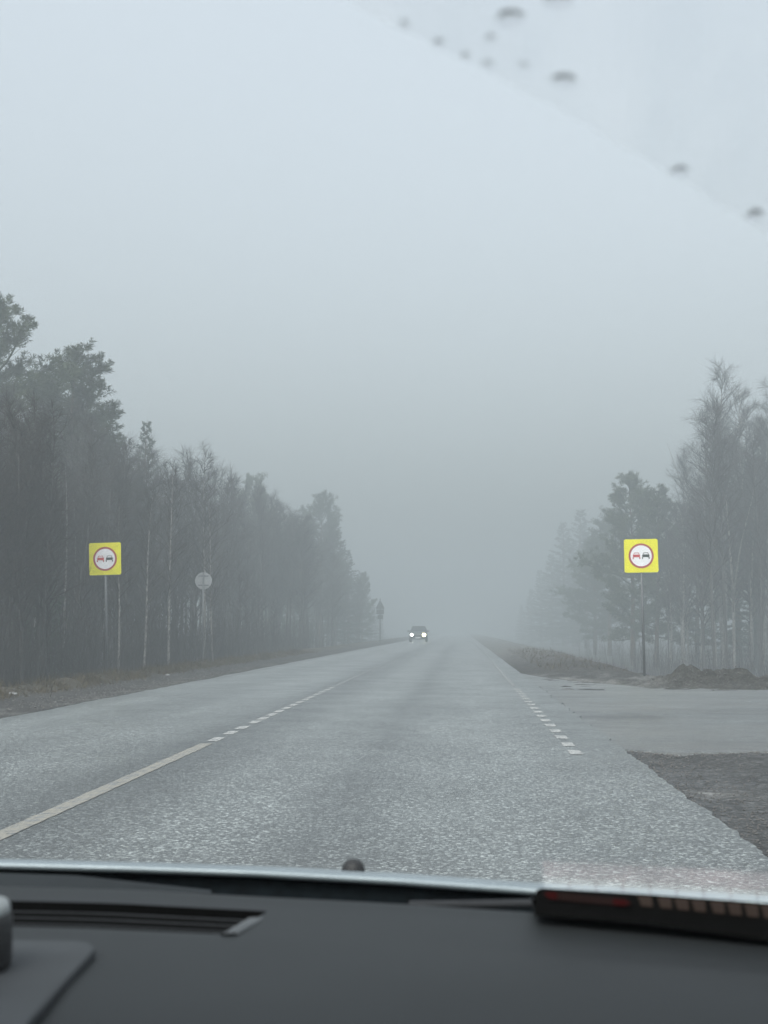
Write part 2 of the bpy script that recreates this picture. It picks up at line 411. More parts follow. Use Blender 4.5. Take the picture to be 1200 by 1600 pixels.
# ------------------------------------------------------------------ vegetation
def bark(name, c1, c2, scale, stretch):
    q = NM(name); f = q.noise(q.obj((1, 1, stretch)), scale, 5, 0.7)
    q.set(q.ramp(f, [(0.35, c1), (0.65, c2)]), 0.85, 0, 0.2); return q.m
M_BIRCH = bark('birch_bark', (0.07, 0.066, 0.062), (0.30, 0.29, 0.275), 5, 0.8)
M_GREYB = bark('grey_bark', (0.036, 0.034, 0.032), (0.10, 0.097, 0.094), 5, 0.5)
M_TWIG = bark('twig_bark', (0.026, 0.023, 0.022), (0.055, 0.049, 0.046), 3, 1)
M_PBARK = bark('pine_bark', (0.06, 0.045, 0.035), (0.15, 0.10, 0.07), 4, 0.4)
def needles(name, c1, c2):
    q = NM(name); oi = q.n('ShaderNodeObjectInfo')
    f = q.noise(q.obj(), 1.4, 4)
    c = q.ramp(f, [(0.3, c1), (0.7, c2)])
    hsv = q.n('ShaderNodeHueSaturation'); q.l(c, hsv.inputs['Color']); q.l(q.math('MULTIPLY_ADD', oi.outputs['Random'], 0.4, 0.8), hsv.inputs['Value'])
    q.set(hsv.outputs['Color'], 0.7, 0, 0.2); return q.m
M_PINE = needles('pine_needles', (0.035, 0.048, 0.026), (0.075, 0.092, 0.045))
M_SPRUCE = needles('spruce_needles', (0.024, 0.036, 0.022), (0.050, 0.068, 0.038))

def dirvec(az, el): return Vector((cos(az) * cos(el), sin(az) * cos(el), sin(el)))
def branch_path(rg, p, d, ln, k, droop, wob):
    pts = [Vector(p)]
    d = d.normalized()
    for i in range(k):
        d = (d + Vector((rg.gauss(0, wob), rg.gauss(0, wob), rg.gauss(0, wob) + droop))).normalized()
        pts.append(pts[-1] + d * (ln / k))
    return pts, d

def bare_tree(seed, H, nb, clear, spread, r0, trunk_m, steep, nsub=7, ntw=5, fork=False, rt=0.0055):
    rg = random.Random(seed)
    tm = MB(); K = 12
    lean = Vector((rg.gauss(0, 0.018), rg.gauss(0, 0.018), 0)); pts = []
    ph = rg.uniform(0, 6); amp = rg.uniform(0.008, 0.022) * H
    for i in range(K + 1):
        t = i / K
        pts.append(Vector((0, 0, H * t)) + lean * H * t + Vector((sin(ph + t * 5) * amp * t, cos(ph * 2 + t * 4) * amp * t, 0)))
    pts[0].z = -0.35
    rad = [r0 * (1 - (i / K)) ** 0.85 + 0.006 for i in range(K + 1)]; rad[0] *= 1.25
    tm.tube(pts, rad, 7)
    if fork:
        b0 = pts[4]; fp, _ = branch_path(rg, b0, dirvec(rg.uniform(0, 6), 1.25), H * 0.6, 7, 0.05, 0.04)
        tm.tube(fp, [r0 * 0.6 * (1 - i / 7) + 0.006 for i in range(8)], 6)
    cm = MB()
    def on_trunk(t):
        f = t * K; i = min(K - 1, int(f)); return pts[i].lerp(pts[i + 1], f - i)
    for b in range(nb):
        t = clear + (0.985 - clear) * (b + rg.random()) / nb
        az = rg.uniform(0, 2 * pi)
        prof = (1 - t) / (1 - clear); prof = min(1.0, 0.16 + 1.15 * prof) * (0.55 + 0.45 * min(1, (t - clear) * 5 + 0.2))
        ln = H * spread * prof * rg.uniform(0.7, 1.15)
        el = steep + rg.gauss(0, 0.12)
        p = on_trunk(t)
        bp, dd = branch_path(rg, p, dirvec(az, el), ln, 5, 0.03, 0.10)
        br = min(rad[int(t * K)] * 0.55, 0.012 + 0.012 * ln)
        cm.tube(bp, [br * (1 - i / 5) + rt for i in range(6)], 4, False)
        for s in range(nsub):
            u = 0.2 + 0.8 * (s + rg.random()) / nsub
            f = u * 5; i = min(4, int(f)); q0 = bp[i].lerp(bp[i + 1], f - i)
            sd = (dirvec(az + rg.gauss(0, 0.9), el + rg.gauss(0.0, 0.45)))
            sl = ln * (0.5 - 0.28 * u) * rg.uniform(0.6, 1.2) + 0.12
            spth, d2 = branch_path(rg, q0, sd, sl, 3, 0.02, 0.14)
            cm.tube(spth, [rt * 1.5, rt * 1.3, rt, rt * 0.7], 3, False)
            for w_ in range(ntw):
                i2 = rg.randint(0, 2); q1 = spth[i2].lerp(spth[i2 + 1], rg.random())
                td = (d2 + Vector((rg.gauss(0, 0.6), rg.gauss(0, 0.6), rg.gauss(0.05, 0.5)))).normalized()
                tl = rg.uniform(0.18, 0.5) * (0.6 + 0.05 * H)
                cm.tube([q1, q1 + td * tl * 0.5 + Vector((rg.gauss(0, .02), rg.gauss(0, .02), rg.gauss(0, .02))), q1 + td * tl + Vector((0, 0, -0.06 * tl))], [rt * 0.8, rt * 0.7, rt * 0.45], 3, False)
    return tm, cm, trunk_m, M_TWIG

def spray(cm, rg, c, d, n, ln, wd, sp):
    """n needle-tuft blades round a twig that starts at c and runs along d"""
    d = d.normalized(); a = d.cross(Vector((0.2, 0.3, 0.93)));
    if a.length < 1e-3: a = Vector((1, 0, 0))
    a.normalize(); b = d.cross(a)
    for _ in range(n):
        u = rg.random(); t = rg.uniform(0, 2 * pi)
        o = c + d * (u * ln) + (a * cos(t) + b * sin(t)) * (sp * 0.25 * rg.random())
        e = (d * rg.uniform(0.3, 1.0) + (a * cos(t) + b * sin(t)) * rg.uniform(0.3, 1.0)).normalized()
        s = e.cross(Vector((rg.gauss(0, 1), rg.gauss(0, 1), rg.gauss(0, 1))))
        if s.length < 1e-4: continue
        s.normalize(); L_ = sp * rg.uniform(0.6, 1.2)
        tip = o + e * L_
        cm.add([o - s * wd * 0.4, o + s * wd * 0.4, o + e * L_ * 0.6 + s * wd * 0.5, tip, o + e * L_ * 0.6 - s * wd * 0.5], [(0, 1, 2, 3, 4)])

def pine(seed, H, clear, spread, nb=46):
    rg = random.Random(seed); tm = MB(); cm = MB(); K = 10; pts = []
    ph = rg.uniform(0, 6)
    for i in range(K + 1):
        t = i / K; pts.append(Vector((sin(ph + 4 * t) * 0.012 * H * t, cos(ph + 3 * t) * 0.012 * H * t, H * t - (0.35 if i == 0 else 0))))
    r0 = 0.011 * H + 0.03; tm.tube(pts, [r0 * (1 - i / K) + 0.012 for i in range(K + 1)], 8)
    for b in range(nb):
        t = clear + (0.99 - clear) * (b + rg.random()) / nb
        f = t * K; i = min(K - 1, int(f)); p = pts[i].lerp(pts[i + 1], f - i)
        u = (t - clear) / (1 - clear)
        prof = (0.55 + 0.55 * u) if u < 0.35 else (1.0 - (u - 0.35) / 0.65) ** 0.7 * 0.75 + 0.14
        ln = H * spread * prof * rg.uniform(0.6, 1.2); az = b * 2.4 + rg.gauss(0, 0.4)
        bp, dd = branch_path(rg, p, dirvec(az, lerp(-0.05, 0.75, u) + rg.gauss(0, 0.12)), ln, 4, 0.10, 0.10)
        cm.tube(bp, [0.02 + 0.012 * ln * (1 - k / 4) for k in range(5)], 4, False)
        ntuft = max(7, int(13 * ln))
        for k in range(ntuft):
            v = 0.30 + 0.70 * (k + rg.random()) / ntuft; g = v * 4; j = min(3, int(g))
            c = bp[j].lerp(bp[j + 1], g - j)
            d2 = (dd + Vector((rg.gauss(0, 0.7), rg.gauss(0, 0.7), rg.gauss(0.35, 0.4)))).normalized()
            c2 = c + d2 * rg.uniform(0.05, 0.35) * (0.5 + 0.5 * ln)
            cm.tube([c, c2], [0.012, 0.008], 3, False)
            for _ in range(2):
                d3 = (d2 + Vector((rg.gauss(0, 0.6), rg.gauss(0, 0.6), rg.gauss(0.2, 0.4)))).normalized()
                spray(cm, rg, c2, d3, 16, 0.26, 0.026, 0.17)
    return tm, cm, M_PBARK, M_PINE

def spruce(seed, H, spread, low=0.06, nb=None):
    rg = random.Random(seed); tm = MB(); cm = MB()
    tm.tube([(0, 0, -0.35), (0, 0, H * 0.5), (0.02, 0, H)], [0.013 * H + 0.03, 0.008 * H + 0.01, 0.008], 8)
    nb = nb or int(H * 11)
    for b in range(nb):
        t = low + (0.985 - low) * ((b + rg.random()) / nb) ** 0.95
        ln = H * spread * ((1 - t) ** 0.85) * rg.uniform(0.65, 1.15) + 0.10
        az = b * 2.399 + rg.gauss(0, 0.3)
        bp, dd = branch_path(rg, Vector((0, 0, H * t)), dirvec(az, lerp(-0.35, 0.5, t) + rg.gauss(0, 0.1)), ln, 4, 0.06, 0.06)
        cm.tube(bp, [0.008 + 0.008 * ln * (1 - k / 4) for k in range(5)], 3, False)
        nt_ = max(3, int(8 * ln))
        for k in range(nt_):
            v = 0.12 + 0.88 * (k + rg.random()) / nt_; g = v * 4; j = min(3, int(g)); c = bp[j].lerp(bp[j + 1], g - j)
            side = dd.cross(Vector((0, 0, 1))) * rg.choice((-1, 1))
            d2 = (dd * 0.8 + side * rg.uniform(0.2, 1.0) + Vector((0, 0, rg.gauss(-0.25, 0.2)))).normalized()
            spray(cm, rg, c, d2, 13, 0.10 + 0.28 * (1 - v * 0.6) * min(1, ln), 0.04, 0.15)
    return tm, cm, M_PBARK, M_SPRUCE

PROTO = {}
def proto(key, fn):
    """meshes of one grown tree; the first placed tree and its copies share them"""
    tm, cm, m1, m2 = fn
    a = bpy.data.meshes.new('trunk'); a.from_pydata(tm.v, [], tm.f); a.materials.append(m1); a.update()
    for p in a.polygons: p.use_smooth = True
    b = bpy.data.meshes.new('crown'); b.from_pydata(cm.v, [], cm.f); b.materials.append(m2); b.update()
    PROTO[key] = (a, b)
BH = 10.0
for k in range(6): proto(('bare', k), bare_tree(100 + k, BH, 40, R.uniform(0.22, 0.42), 0.19, R.uniform(0.055, 0.075), M_GREYB, 0.95, 6, 4))
for k in range(2): proto(('pale', k), bare_tree(140 + k, BH, 36, 0.35, 0.20, 0.065, M_BIRCH, 0.95, 6, 4))
for k in range(3): proto(('birch', k), bare_tree(160 + k, 17.0, 62, 0.26, 0.21, 0.13, M_BIRCH, 0.85, 8, 6, fork=(k == 1)))
for k in range(3): proto(('sapling', k), bare_tree(180 + k, 5.0, 26, 0.10, 0.20, 0.03, M_GREYB, 1.0, 5, 3, rt=0.004))
for k in range(2): proto(('pine', k), pine(200 + k, 15.0, 0.42, 0.22, 52))
proto(('young_pine', 0), pine(210, 10.0, 0.12, 0.30, 60)); proto(('young_pine', 1), pine(211, 10.0, 0.15, 0.28, 60))
for k in range(2): proto(('spruce', k), spruce(220 + k, 13.0, 0.20))
proto(('bushy_spruce', 0), spruce(230, 6.0, 0.32, 0.02, 110))
PH = {'bare': BH, 'pale': BH, 'birch': 17.0, 'sapling': 5.0, 'pine': 15.0, 'young_pine': 10.0, 'spruce': 13.0, 'bushy_spruce': 6.0}
NAME = {'bare': 'bare_tree', 'pale': 'birch_tree', 'birch': 'birch_tree', 'sapling': 'bare_sapling', 'pine': 'pine_tree', 'young_pine': 'pine_tree', 'spruce': 'spruce_tree', 'bushy_spruce': 'spruce_tree'}
def plant(kind, var, x, y, h, label, cat, group=None, widen=1.0, rz=None):
    s = h / PH[kind]
    o = empty(NAME[kind], (x, y, height(x, y)), R.uniform(0, 6.28) if rz is None else rz)
    sw = s * widen; o.scale = (sw, sw, s)
    o.rotation_euler[0] = R.gauss(0, 0.015); o.rotation_euler[1] = R.gauss(0, 0.015)
    a, b = PROTO[(kind, var)]
    t = bpy.data.objects.new('trunk', a); c = bpy.data.objects.new('crown', b)
    for q in (t, c): COL.objects.link(q); q.parent = o
    return tag(o, label, cat, group)
def top_at(px, py, y):
    p = at_y(px, py, y); return p.x, p.z
def by_top(kind, var, px, py, y, label, cat, group=None, widen=1.0):
    if px > 380 and y > 75: y *= (1.3 if px < 700 else 1.5) if px < 960 else 1.12
    x, zt = top_at(px, py, y); return plant(kind, var, x, y, zt - height(x, y), label, cat, group, widen)

# conifers that stand out along the left wood
by_top('pine', 0, 14, 482, 62, 'tallest dark pine with rounded crown above the wood, cut by the picture edge', 'tree', widen=1.25)
by_top('pine', 1, 112, 553, 66, 'broad pine with flat lumpy crown just lower than the tallest pine beside it', 'tree', widen=1.35)
by_top('pine', 0, 62, 600, 70, 'pine crown filling the gap between the two tallest pines', 'tree', widen=1.2)
by_top('pine', 1, 150, 640, 72, 'lower pine at the sloping end of the tall pine clump', 'tree', widen=1.1)
by_top('spruce', 0, 217, 655, 84, 'slim pointed spruce rising alone out of the bare tree tops', 'tree', widen=0.8)
by_top('bushy_spruce', 0, 15, 770, 43, 'dark green bushy spruce at the edge of the wood nearest the car', 'tree')
by_top('bushy_spruce', 0, 62, 850, 47, 'small dark green spruce beside the bushy one, low under the bare trees', 'tree')
by_top('young_pine', 0, 405, 756, 104, 'hazy round-topped pine beyond the round sign', 'tree', widen=0.8)
by_top('spruce', 1, 448, 800, 112, 'hazy spruce between the round-topped pine and the pointed twin spruces', 'tree', widen=0.9)
by_top('young_pine', 1, 502, 782, 122, 'tall hazy conifer with blunt top, highest of the far row before the dark far sign', 'tree', widen=1.0)
by_top('spruce', 1, 522, 812, 126, 'hazy spruce close against the right flank of the blunt-topped tall one', 'tree', widen=1.3)
by_top('spruce', 0, 545, 858, 134, 'mid-height foggy spruce on the falling slope of the far tree line', 'tree', widen=1.4)
by_top('young_pine', 1, 566, 900, 140, 'low foggy pine nearest to the dark far sign', 'tree', widen=0.9)
FARL = 'fog-dimmed conifer in the far row behind the oncoming lane'
for px, py, y in ((470, 830, 130), (430, 800, 125), (535, 880, 150), (560, 915, 160), (580, 935, 175), (592, 950, 195), (515, 850, 145), (488, 850, 138)):
    by_top('spruce', R.randint(0, 1), px, py, y, FARL, 'tree', 'dim conifers in the far row on the oncoming side', 1.3)
# dark conifers inside the left wood that close the gaps
INL = 'dark conifer standing deep inside the bare roadside wood'
for k in range(16):
    y = R.uniform(56, 105); x = -R.uniform(19, 34)
    px = 722 + x * FPX / y
    tp = interp(px, [0, 170, 240, 300, 340, 370, 430, 480], [680, 760, 780, 790, 790, 810, 840, 870])
    plant(R.choice(('spruce', 'young_pine')), R.randint(0, 1), x, y, max(4, (984 - tp) * y / FPX + 2.1), INL, 'tree', 'dark conifers inside the bare wood', 1.25)

# the bare deciduous thicket behind the two left signs
THK = 'thin leafless grey tree in the dense thicket behind the round sign'
def ltop(px): return interp(px, [-200, 0, 100, 170, 240, 300, 340, 370, 430, 480, 520], [560, 600, 640, 690, 690, 705, 722, 748, 770, 800, 850])
n = 0
while n < 165:
    y = 40 + 78 * R.random() ** 1.25; x = -12.6 - abs(R.gauss(0, 5.0)) - 0.02 * (y - 40)
    px = 722 + x * FPX / y
    if px < -60 or px > 500: continue
    if px < 60 and y < 44 or y < 43 and 90 < px < 250: continue
    hgt = (984 - ltop(px)) * y / FPX + 2.0
    hgt *= R.uniform(0.62, 1.03); hgt = min(hgt, 15)
    plant('bare', R.randint(0, 5), x, y, hgt, THK, 'tree', 'leafless trees of the thicket on the oncoming side', R.uniform(0.8, 1.2)); n += 1
def ltop2(px): return interp(px, [400, 440, 480, 500, 520, 545, 570, 590], [762, 780, 805, 800, 822, 868, 915, 945])
for k in range(44):
    y = R.uniform(108, 175); px = R.uniform(400, 585); x = (px - 722) * y / FPX
    if x > -11.2: continue
    plant('bare', R.randint(0, 5), x, y, ((984 - ltop2(px)) * y / FPX + 2.0) * R.uniform(0.75, 1.0), 'foggy leafless tree at the far end of the wood, before the dark far sign', 'tree', 'fog-dimmed leafless trees at the far end of the wood', R.uniform(1.2, 1.7))
for k in range(46):
    y = R.uniform(32.5, 42); x = -R.uniform(10.5, 13.2); px = 722 + x * FPX / y
    if px > 190 or px < -60: continue
    if y < 43 and 75 < px < 250: continue
    plant('bare', R.randint(0, 5), x, y, ((984 - ltop(px)) * y / FPX + 2.0) * R.uniform(0.55, 0.98), THK, 'tree', 'leafless trees of the thicket on the oncoming side', R.uniform(0.9, 1.3))
# pale birch stems that catch the eye between the two left signs
for px, y, tp, lab in ((48, 46, 740, 'slender pale birch stem rising beside the bushy dark spruce'), (95, 47, 720, 'pale leaning birch stem halfway between the bushy spruce and the yellow sign'),
                       (113, 49, 760, 'thin pale birch stem just before the yellow sign on the oncoming side'), (182, 46, 800, 'short pale birch stem right beside the yellow sign post on the oncoming side'),
                       (222, 50, 760, 'pale birch stem between the yellow and round signs, nearer the yellow one'), (262, 52, 740, 'pale birch stem between the yellow and round signs, nearer the round one'),
                       (317, 64, 708, 'tall pale birch directly behind the round sign'), (332, 63, 800, 'forked pale birch leaning away from the round sign post')):
    k = FPX / y; x = (px - 722) / k
    plant('pale', R.randint(0, 1), x, y, (984 - tp) / k + 2.0, lab, 'tree')
SAP = 'knee to head high leafless sapling at the foot of the roadside wood'
for k in range(46):
    y = R.uniform(40, 90); x = -R.uniform(11.6, 14.0)
    plant('sapling', R.randint(0, 2), x, y, R.uniform(2.0, 5.5), SAP, 'sapling', 'saplings at the foot of the wood on the oncoming side', 1.3)

# right-hand wood
by_top('birch', 0, 1122, 568, 86, 'tallest leafless birch with pale trunk, behind the yellow sign on the heap side', 'tree')
for px, py, y, kd, lab in ((1165, 612, 90, 1, 'tall forked leafless birch just beyond the tallest pale one'), (1192, 600, 95, 2, 'tall leafless birch cut by the picture edge above the earth heap'),
                           (1090, 640, 92, 2, 'leafless birch touching crowns with the tallest pale birch, on its road side'), (1062, 705, 96, 0, 'leafless birch at the low outer end of the birch clump'),
                           (1140, 690, 80, 1, 'lower leafless birch in front of the tallest pale birch')):
    by_top('birch', kd, px, py, y, lab, 'tree')
BRG = 'leafless birch crowded into the clump behind the earth heap'
n = 0
while n < 34:
    y = R.uniform(76, 112); x = R.uniform(13.5, 30); px = 722 + x * FPX / y
    if px < 1030 or px > 1290: continue
    tp = interp(px, [1020, 1050, 1090, 1125, 1300], [790, 725, 660, 610, 600])
    hgt = ((984 - tp) * y / FPX + 2.6) * R.uniform(0.6, 0.97)
    kd = R.choice(('birch', 'bare')); plant(kd, R.randint(0, 2), x, y, hgt, BRG, 'tree', 'leafless trees clumped behind the earth heap', 1.1); n += 1
by_top('young_pine', 0, 985, 755, 104, 'pine with ragged crown just above the yellow sign on the heap side', 'tree', widen=1.0)
by_top('young_pine', 1, 1022, 775, 100, 'pine squeezed between the ragged-crowned pine and the leafless birches', 'tree')
by_top('young_pine', 1, 950, 805, 108, 'lower pine on the road side of the ragged-crowned pine', 'tree', widen=1.1)
by_top('young_pine', 0, 928, 850, 112, 'lowest pine with a dark low bough reaching toward the road', 'tree', widen=1.3)
by_top('spruce', 0, 1190, 665, 98, 'dark spruce behind the leafless birches at the picture edge', 'tree', widen=1.3)
by_top('spruce', 1, 1150, 760, 104, 'dark spruce hidden among the leafless birch trunks', 'tree', widen=1.4)
by_top('young_pine', 0, 1085, 800, 108, 'dark pine filling the gap behind the tallest pale birch', 'tree', widen=1.2)
FARR = 'pale fog-dimmed spruce beyond the pines on the heap side'
for px, py, y in ((900, 795, 165), (880, 815, 175), (915, 830, 155), (862, 865, 185), (845, 890, 200), (830, 920, 215), (895, 860, 170), (815, 945, 240)):
    by_top('spruce', R.randint(0, 1), px, py, y, FARR, 'tree', 'fog-dimmed spruces far along the near side of the road', 1.4)

# undergrowth at the foot of both woods: too many stems to count
mb = MB()
for k in range(6400):
    if R.random() < 0.78: y = 31 + 80 * R.random() ** 1.5; x = -10.6 - abs(R.gauss(0, 3.0))
    else: y = R.uniform(60, 120); x = R.uniform(9.5, 26)
    z = height(x, y); hh = R.uniform(0.5, 2.6)
    dx, dy = R.gauss(0, 0.16) * hh, R.gauss(0, 0.16) * hh
    mb.tube([(x, y, z - 0.05), (x + dx * 0.4, y + dy * 0.4, z + hh * 0.5), (x + dx, y + dy, z + hh)], [0.009, 0.006, 0.003], 3, False)
    for _ in range(3):
        t = R.uniform(0.3, 0.9); b = Vector((x + dx * t, y + dy * t, z + hh * t)); e = b + Vector((R.gauss(0, 0.25), R.gauss(0, 0.25), R.uniform(0.1, 0.5))) * hh * 0.5
        mb.tube([b, e], [0.005, 0.003], 3, False)
tag(mb.build('undergrowth', M_TWIG), kind='stuff')
# dry grass on the verges
q = NM('dry_grass'); q.set(q.ramp(q.noise(q.pos(), 2.0, 4), [(0.3, (0.042, 0.034, 0.021)), (0.7, (0.105, 0.085, 0.054))]), 0.9, 0, 0.1); M_GRASS = q.m
mb = MB()
for k in range(15000):
    if R.random() < 0.9:
        y = 20 + 60 * R.random() ** 1.4; x = XL - 2.45 - R.gauss(0, 0.3)
    else:
        y = R.uniform(42, 80); x = R.uniform(2.4, 5.0)
    if ns(x * 1.2, y * 0.6, 21) < -0.15: continue
    z = height(x, y); hh = R.uniform(0.05, 0.22); a = R.uniform(0, 6.3); s = R.uniform(0.006, 0.012)
    lx, ly = R.gauss(0, 0.6) * hh, R.gauss(0, 0.6) * hh
    mb.add([(x - s * cos(a), y - s * sin(a), z - 0.01), (x + s * cos(a), y + s * sin(a), z - 0.01), (x + lx, y + ly, z + hh)], [(0, 1, 2)])
tag(mb.build('dry_grass', M_GRASS), kind='stuff')

# ------------------------------------------------------------------ signs
M_YEL = plain('fluorescent_yellow_sheet', (0.76, 0.72, 0.003), 0.5, var=0.07, scale=4)
M_WHT = plain('white_sign_sheet', (0.80, 0.80, 0.82), 0.45, var=0.04)
M_RED = plain('dull_red_sign_film', (0.36, 0.055, 0.06), 0.5, var=0.06)
M_CARRED = plain('red_sign_film', (0.50, 0.05, 0.05), 0.5, var=0.06)
M_BLK = plain('dark_sign_film', (0.016, 0.03, 0.026), 0.5, var=0.1)
M_GALV = plain('galvanised_steel', (0.125, 0.13, 0.135), 0.5, 0.5, var=0.15, scale=14)
M_DKGALV = plain('dull_steel', (0.13, 0.135, 0.14), 0.6, 0.4, var=0.2, scale=14)
M_BACK = plain('aluminium_sign_back', (0.28, 0.29, 0.30), 0.55, 0.3, var=0.08)

def pictogram(cx, cz):
    a = MB()
    body = [(-0.098, 0.005), (-0.088, -0.035), (0.088, -0.035), (0.098, 0.005), (0.085, 0.035), (-0.085, 0.035)]
    a.plate([(cx + x, cz + z) for x, z in body], -0.0235, -0.0195)
    for s in (-1, 1):
        a.plate([(cx + x, cz + z) for x, z in ([(s * 0.088 - 0.016, -0.086), (s * 0.088 + 0.012, -0.086), (s * 0.088 + 0.012, -0.035), (s * 0.088 - 0.016, -0.035)])], -0.0232, -0.0195)
    def hoop(k): return [(-0.082 * k - 0.0, 0.034), (-0.062 * k, 0.085 + 0.012 * (k - 0.85)), (0.062 * k, 0.085 + 0.012 * (k - 0.85)), (0.082 * k, 0.034)]
    o_, i_ = hoop(1.0), [(-0.068, 0.034), (-0.050, 0.073), (0.050, 0.073), (0.068, 0.034)]
    for k in range(3):
        a.plate([(cx + x, cz + z) for x, z in (o_[k], i_[k], i_[k + 1], o_[k + 1])], -0.0230, -0.0195)
    return a
def overtaking_sign(loc, rz, tilt, top, post_m, label, rot=0.0):
    r = empty('no_overtaking_sign', loc, rz); tag(r, label, 'road sign', 'no-overtaking signs on yellow boards')
    r.rotation_euler = (0, tilt, rz)
    p = MB(); p.tube([(0, 0.03, -0.5), (0, 0.03, top - 0.1)], 0.036, 14); fixn(p.build('post', post_m, r, True))
    c = top - 0.45
    b = MB(); b.plate(rrect(0, c, 0.45, 0.45, 0.05), -0.012, -0.002); bo = fixn(b.build('board', M_YEL, r))
    bo.rotation_euler = (0, 0, 0)
    d = MB(); d.plate(circ(0, c, 0.30), -0.017, -0.013); fixn(d.build('disc', M_WHT, r))
    g = MB(); g.ring(0, c, 0.283, 0.335, -0.019, -0.0125); fixn(g.build('ring', M_RED, r))
    fixn(pictogram(-0.125, c).build('red_car_pictogram', M_CARRED, r)); fixn(pictogram(0.125, c).build('black_car_pictogram', M_BLK, r))
    k = MB()
    for dz in (-0.25, 0.25): k.box(-0.38, 0.38, 0.0, 0.022, c + dz - 0.02, c + dz + 0.02); k.tube([(0, 0.03, c + dz - 0.025), (0, 0.03, c + dz + 0.025)], 0.044, 12)
    fixn(k.build('bracket', M_DKGALV, r))
    return r
def place_sign(px_post, px_c, py_top, y):
    pb = at_y(px_post, 984, y); pt = at_y(px_c, py_top, y); zb = height(pb.x, y)
    return (pb.x, y, zb), (pt.x - pb.x) / (pt.z - zb), pt.z - zb
loc, tl, tp = place_sign(168, 164, 848, 39.7)
overtaking_sign(loc, 0.0, tl, tp, M_GALV, 'yellow no-overtaking board on a pale post by the oncoming verge and thicket')
loc, tl, tp = place_sign(1006, 1001, 842.5, 39.2)
overtaking_sign(loc, radians(-4), tl, tp, M_DKGALV, 'yellow no-overtaking board on a dark leaning post beside the earth heap')

y = 60.6; pc = at_y(318, 907.5, y); zb = height(pc.x, y)
r = tag(empty('round_sign', (pc.x, y, zb)), 'small round grey sign seen from behind on a thin post before the bare thicket', 'road sign')
c = pc.z - zb
b = MB(); b.plate(circ(0, c, 0.36), -0.004, 0.008); fixn(b.build('disc', M_BACK, r))
b = MB(); b.tube([(0, -0.05, -0.4), (0, -0.05, c + 0.36)], 0.036, 12); fixn(b.build('post', M_DKGALV, r, True))
b = MB()
for dz in (-0.19, 0.20): b.box(-0.22, 0.22, -0.03, -0.005, c + dz - 0.025, c + dz + 0.025)
fixn(b.build('bracket', M_DKGALV, r))

y = 138; pc = at_y(594, 947, y); zb = height(pc.x, y)
r = tag(empty('warning_sign', (pc.x, y, zb)), 'dark far sign seen from behind, triangle over a plate, dim in the fog', 'road sign')
c = pc.z - zb; M_DARKB = plain('dark_sign_back', (0.07, 0.075, 0.08), 0.6, 0.2)
b = MB(); b.plate([(-0.42, c - 0.22), (-0.36, c - 0.28), (0.36, c - 0.28), (0.42, c - 0.22), (0.05, c + 0.52), (-0.05, c + 0.52)], -0.004, 0.008); fixn(b.build('triangle_plate', M_DARKB, r))
b = MB(); b.plate(rrect(0.0, c - 0.55, 0.36, 0.24, 0.03), -0.004, 0.008); fixn(b.build('plate', M_DARKB, r))
b = MB(); b.plate(rrect(0.02, c - 1.05, 0.26, 0.20, 0.03), -0.004, 0.008); fixn(b.build('small_plate', M_DARKB, r))
b = MB(); b.tube([(0, -0.05, -0.4), (0, -0.05, c + 0.72)], 0.045, 12); fixn(b.build('post', M_DARKB, r, True))

# a pale stone and a scrap on the left verge
M_PALE = plain('pale_stone', (0.26, 0.26, 0.26), 0.8, var=0.3)
def rock(name, px, py, s, label, cat, m):
    p = at_z(px, py, 0.02); z = height(p.x, p.y); rg = random.Random(px)
    import bmesh
    bm = bmesh.new(); bmesh.ops.create_icosphere(bm, subdivisions=2, radius=s)
    for v in bm.verts:
        v.co *= 1 + 0.35 * noise.noise(v.co / s * 1.3 + Vector((px, 0, 0))); v.co.z *= 0.55; v.co.x *= 1.3
    me = bpy.data.meshes.new(name); bm.to_mesh(me); bm.free(); me.materials.append(m)
    o = bpy.data.objects.new(name, me); COL.objects.link(o); o.location = (p.x, p.y, z + 0.25 * s); return tag(o, label, cat)
rock('stone', 19, 1081, 0.075, 'pale stone in the dry grass of the verge before the bushy spruce', 'stone', M_PALE)
rock('stone', 262, 1051, 0.05, 'small pale stone on the dry verge between the yellow sign and the round sign', 'stone', M_PALE)
rock('stone', 1118, 1056, 0.07, 'pale stone stuck in the face of the earth heap', 'stone', M_PALE)

# ------------------------------------------------------------------ oncoming car
M_CARP = plain('dark_car_paint', (0.045, 0.05, 0.052), 0.3, 0.2, var=0.05)
M_CARG = NM('car_window_glass').set((0.03, 0.035, 0.04), 0.08, 0.0, 0.6)
M_TYRE = plain('tyre_rubber', (0.02, 0.02, 0.02), 0.9)
M_CHROME = plain('bright_trim', (0.5, 0.5, 0.5), 0.25, 0.9, var=0.05)
M_BLKP = plain('black_plastic', (0.02, 0.02, 0.021), 0.6)
M_PLATE = plain('number_plate_white', (0.7, 0.7, 0.7), 0.5, var=0.03)
q = NM('lit_headlamp'); q.b.inputs['Emission Color'].default_value = (1.0, 0.98, 0.92, 1); q.b.inputs['Emission Strength'].default_value = 18; q.set((0.9, 0.9, 0.9), 0.2); M_LAMP = q.m
q = NM('lit_warm_headlamp'); q.b.inputs['Emission Color'].default_value = (1.0, 0.90, 0.46, 1); q.b.inputs['Emission Strength'].default_value = 16; q.set((0.9, 0.9, 0.8), 0.2); M_LAMPW = q.m
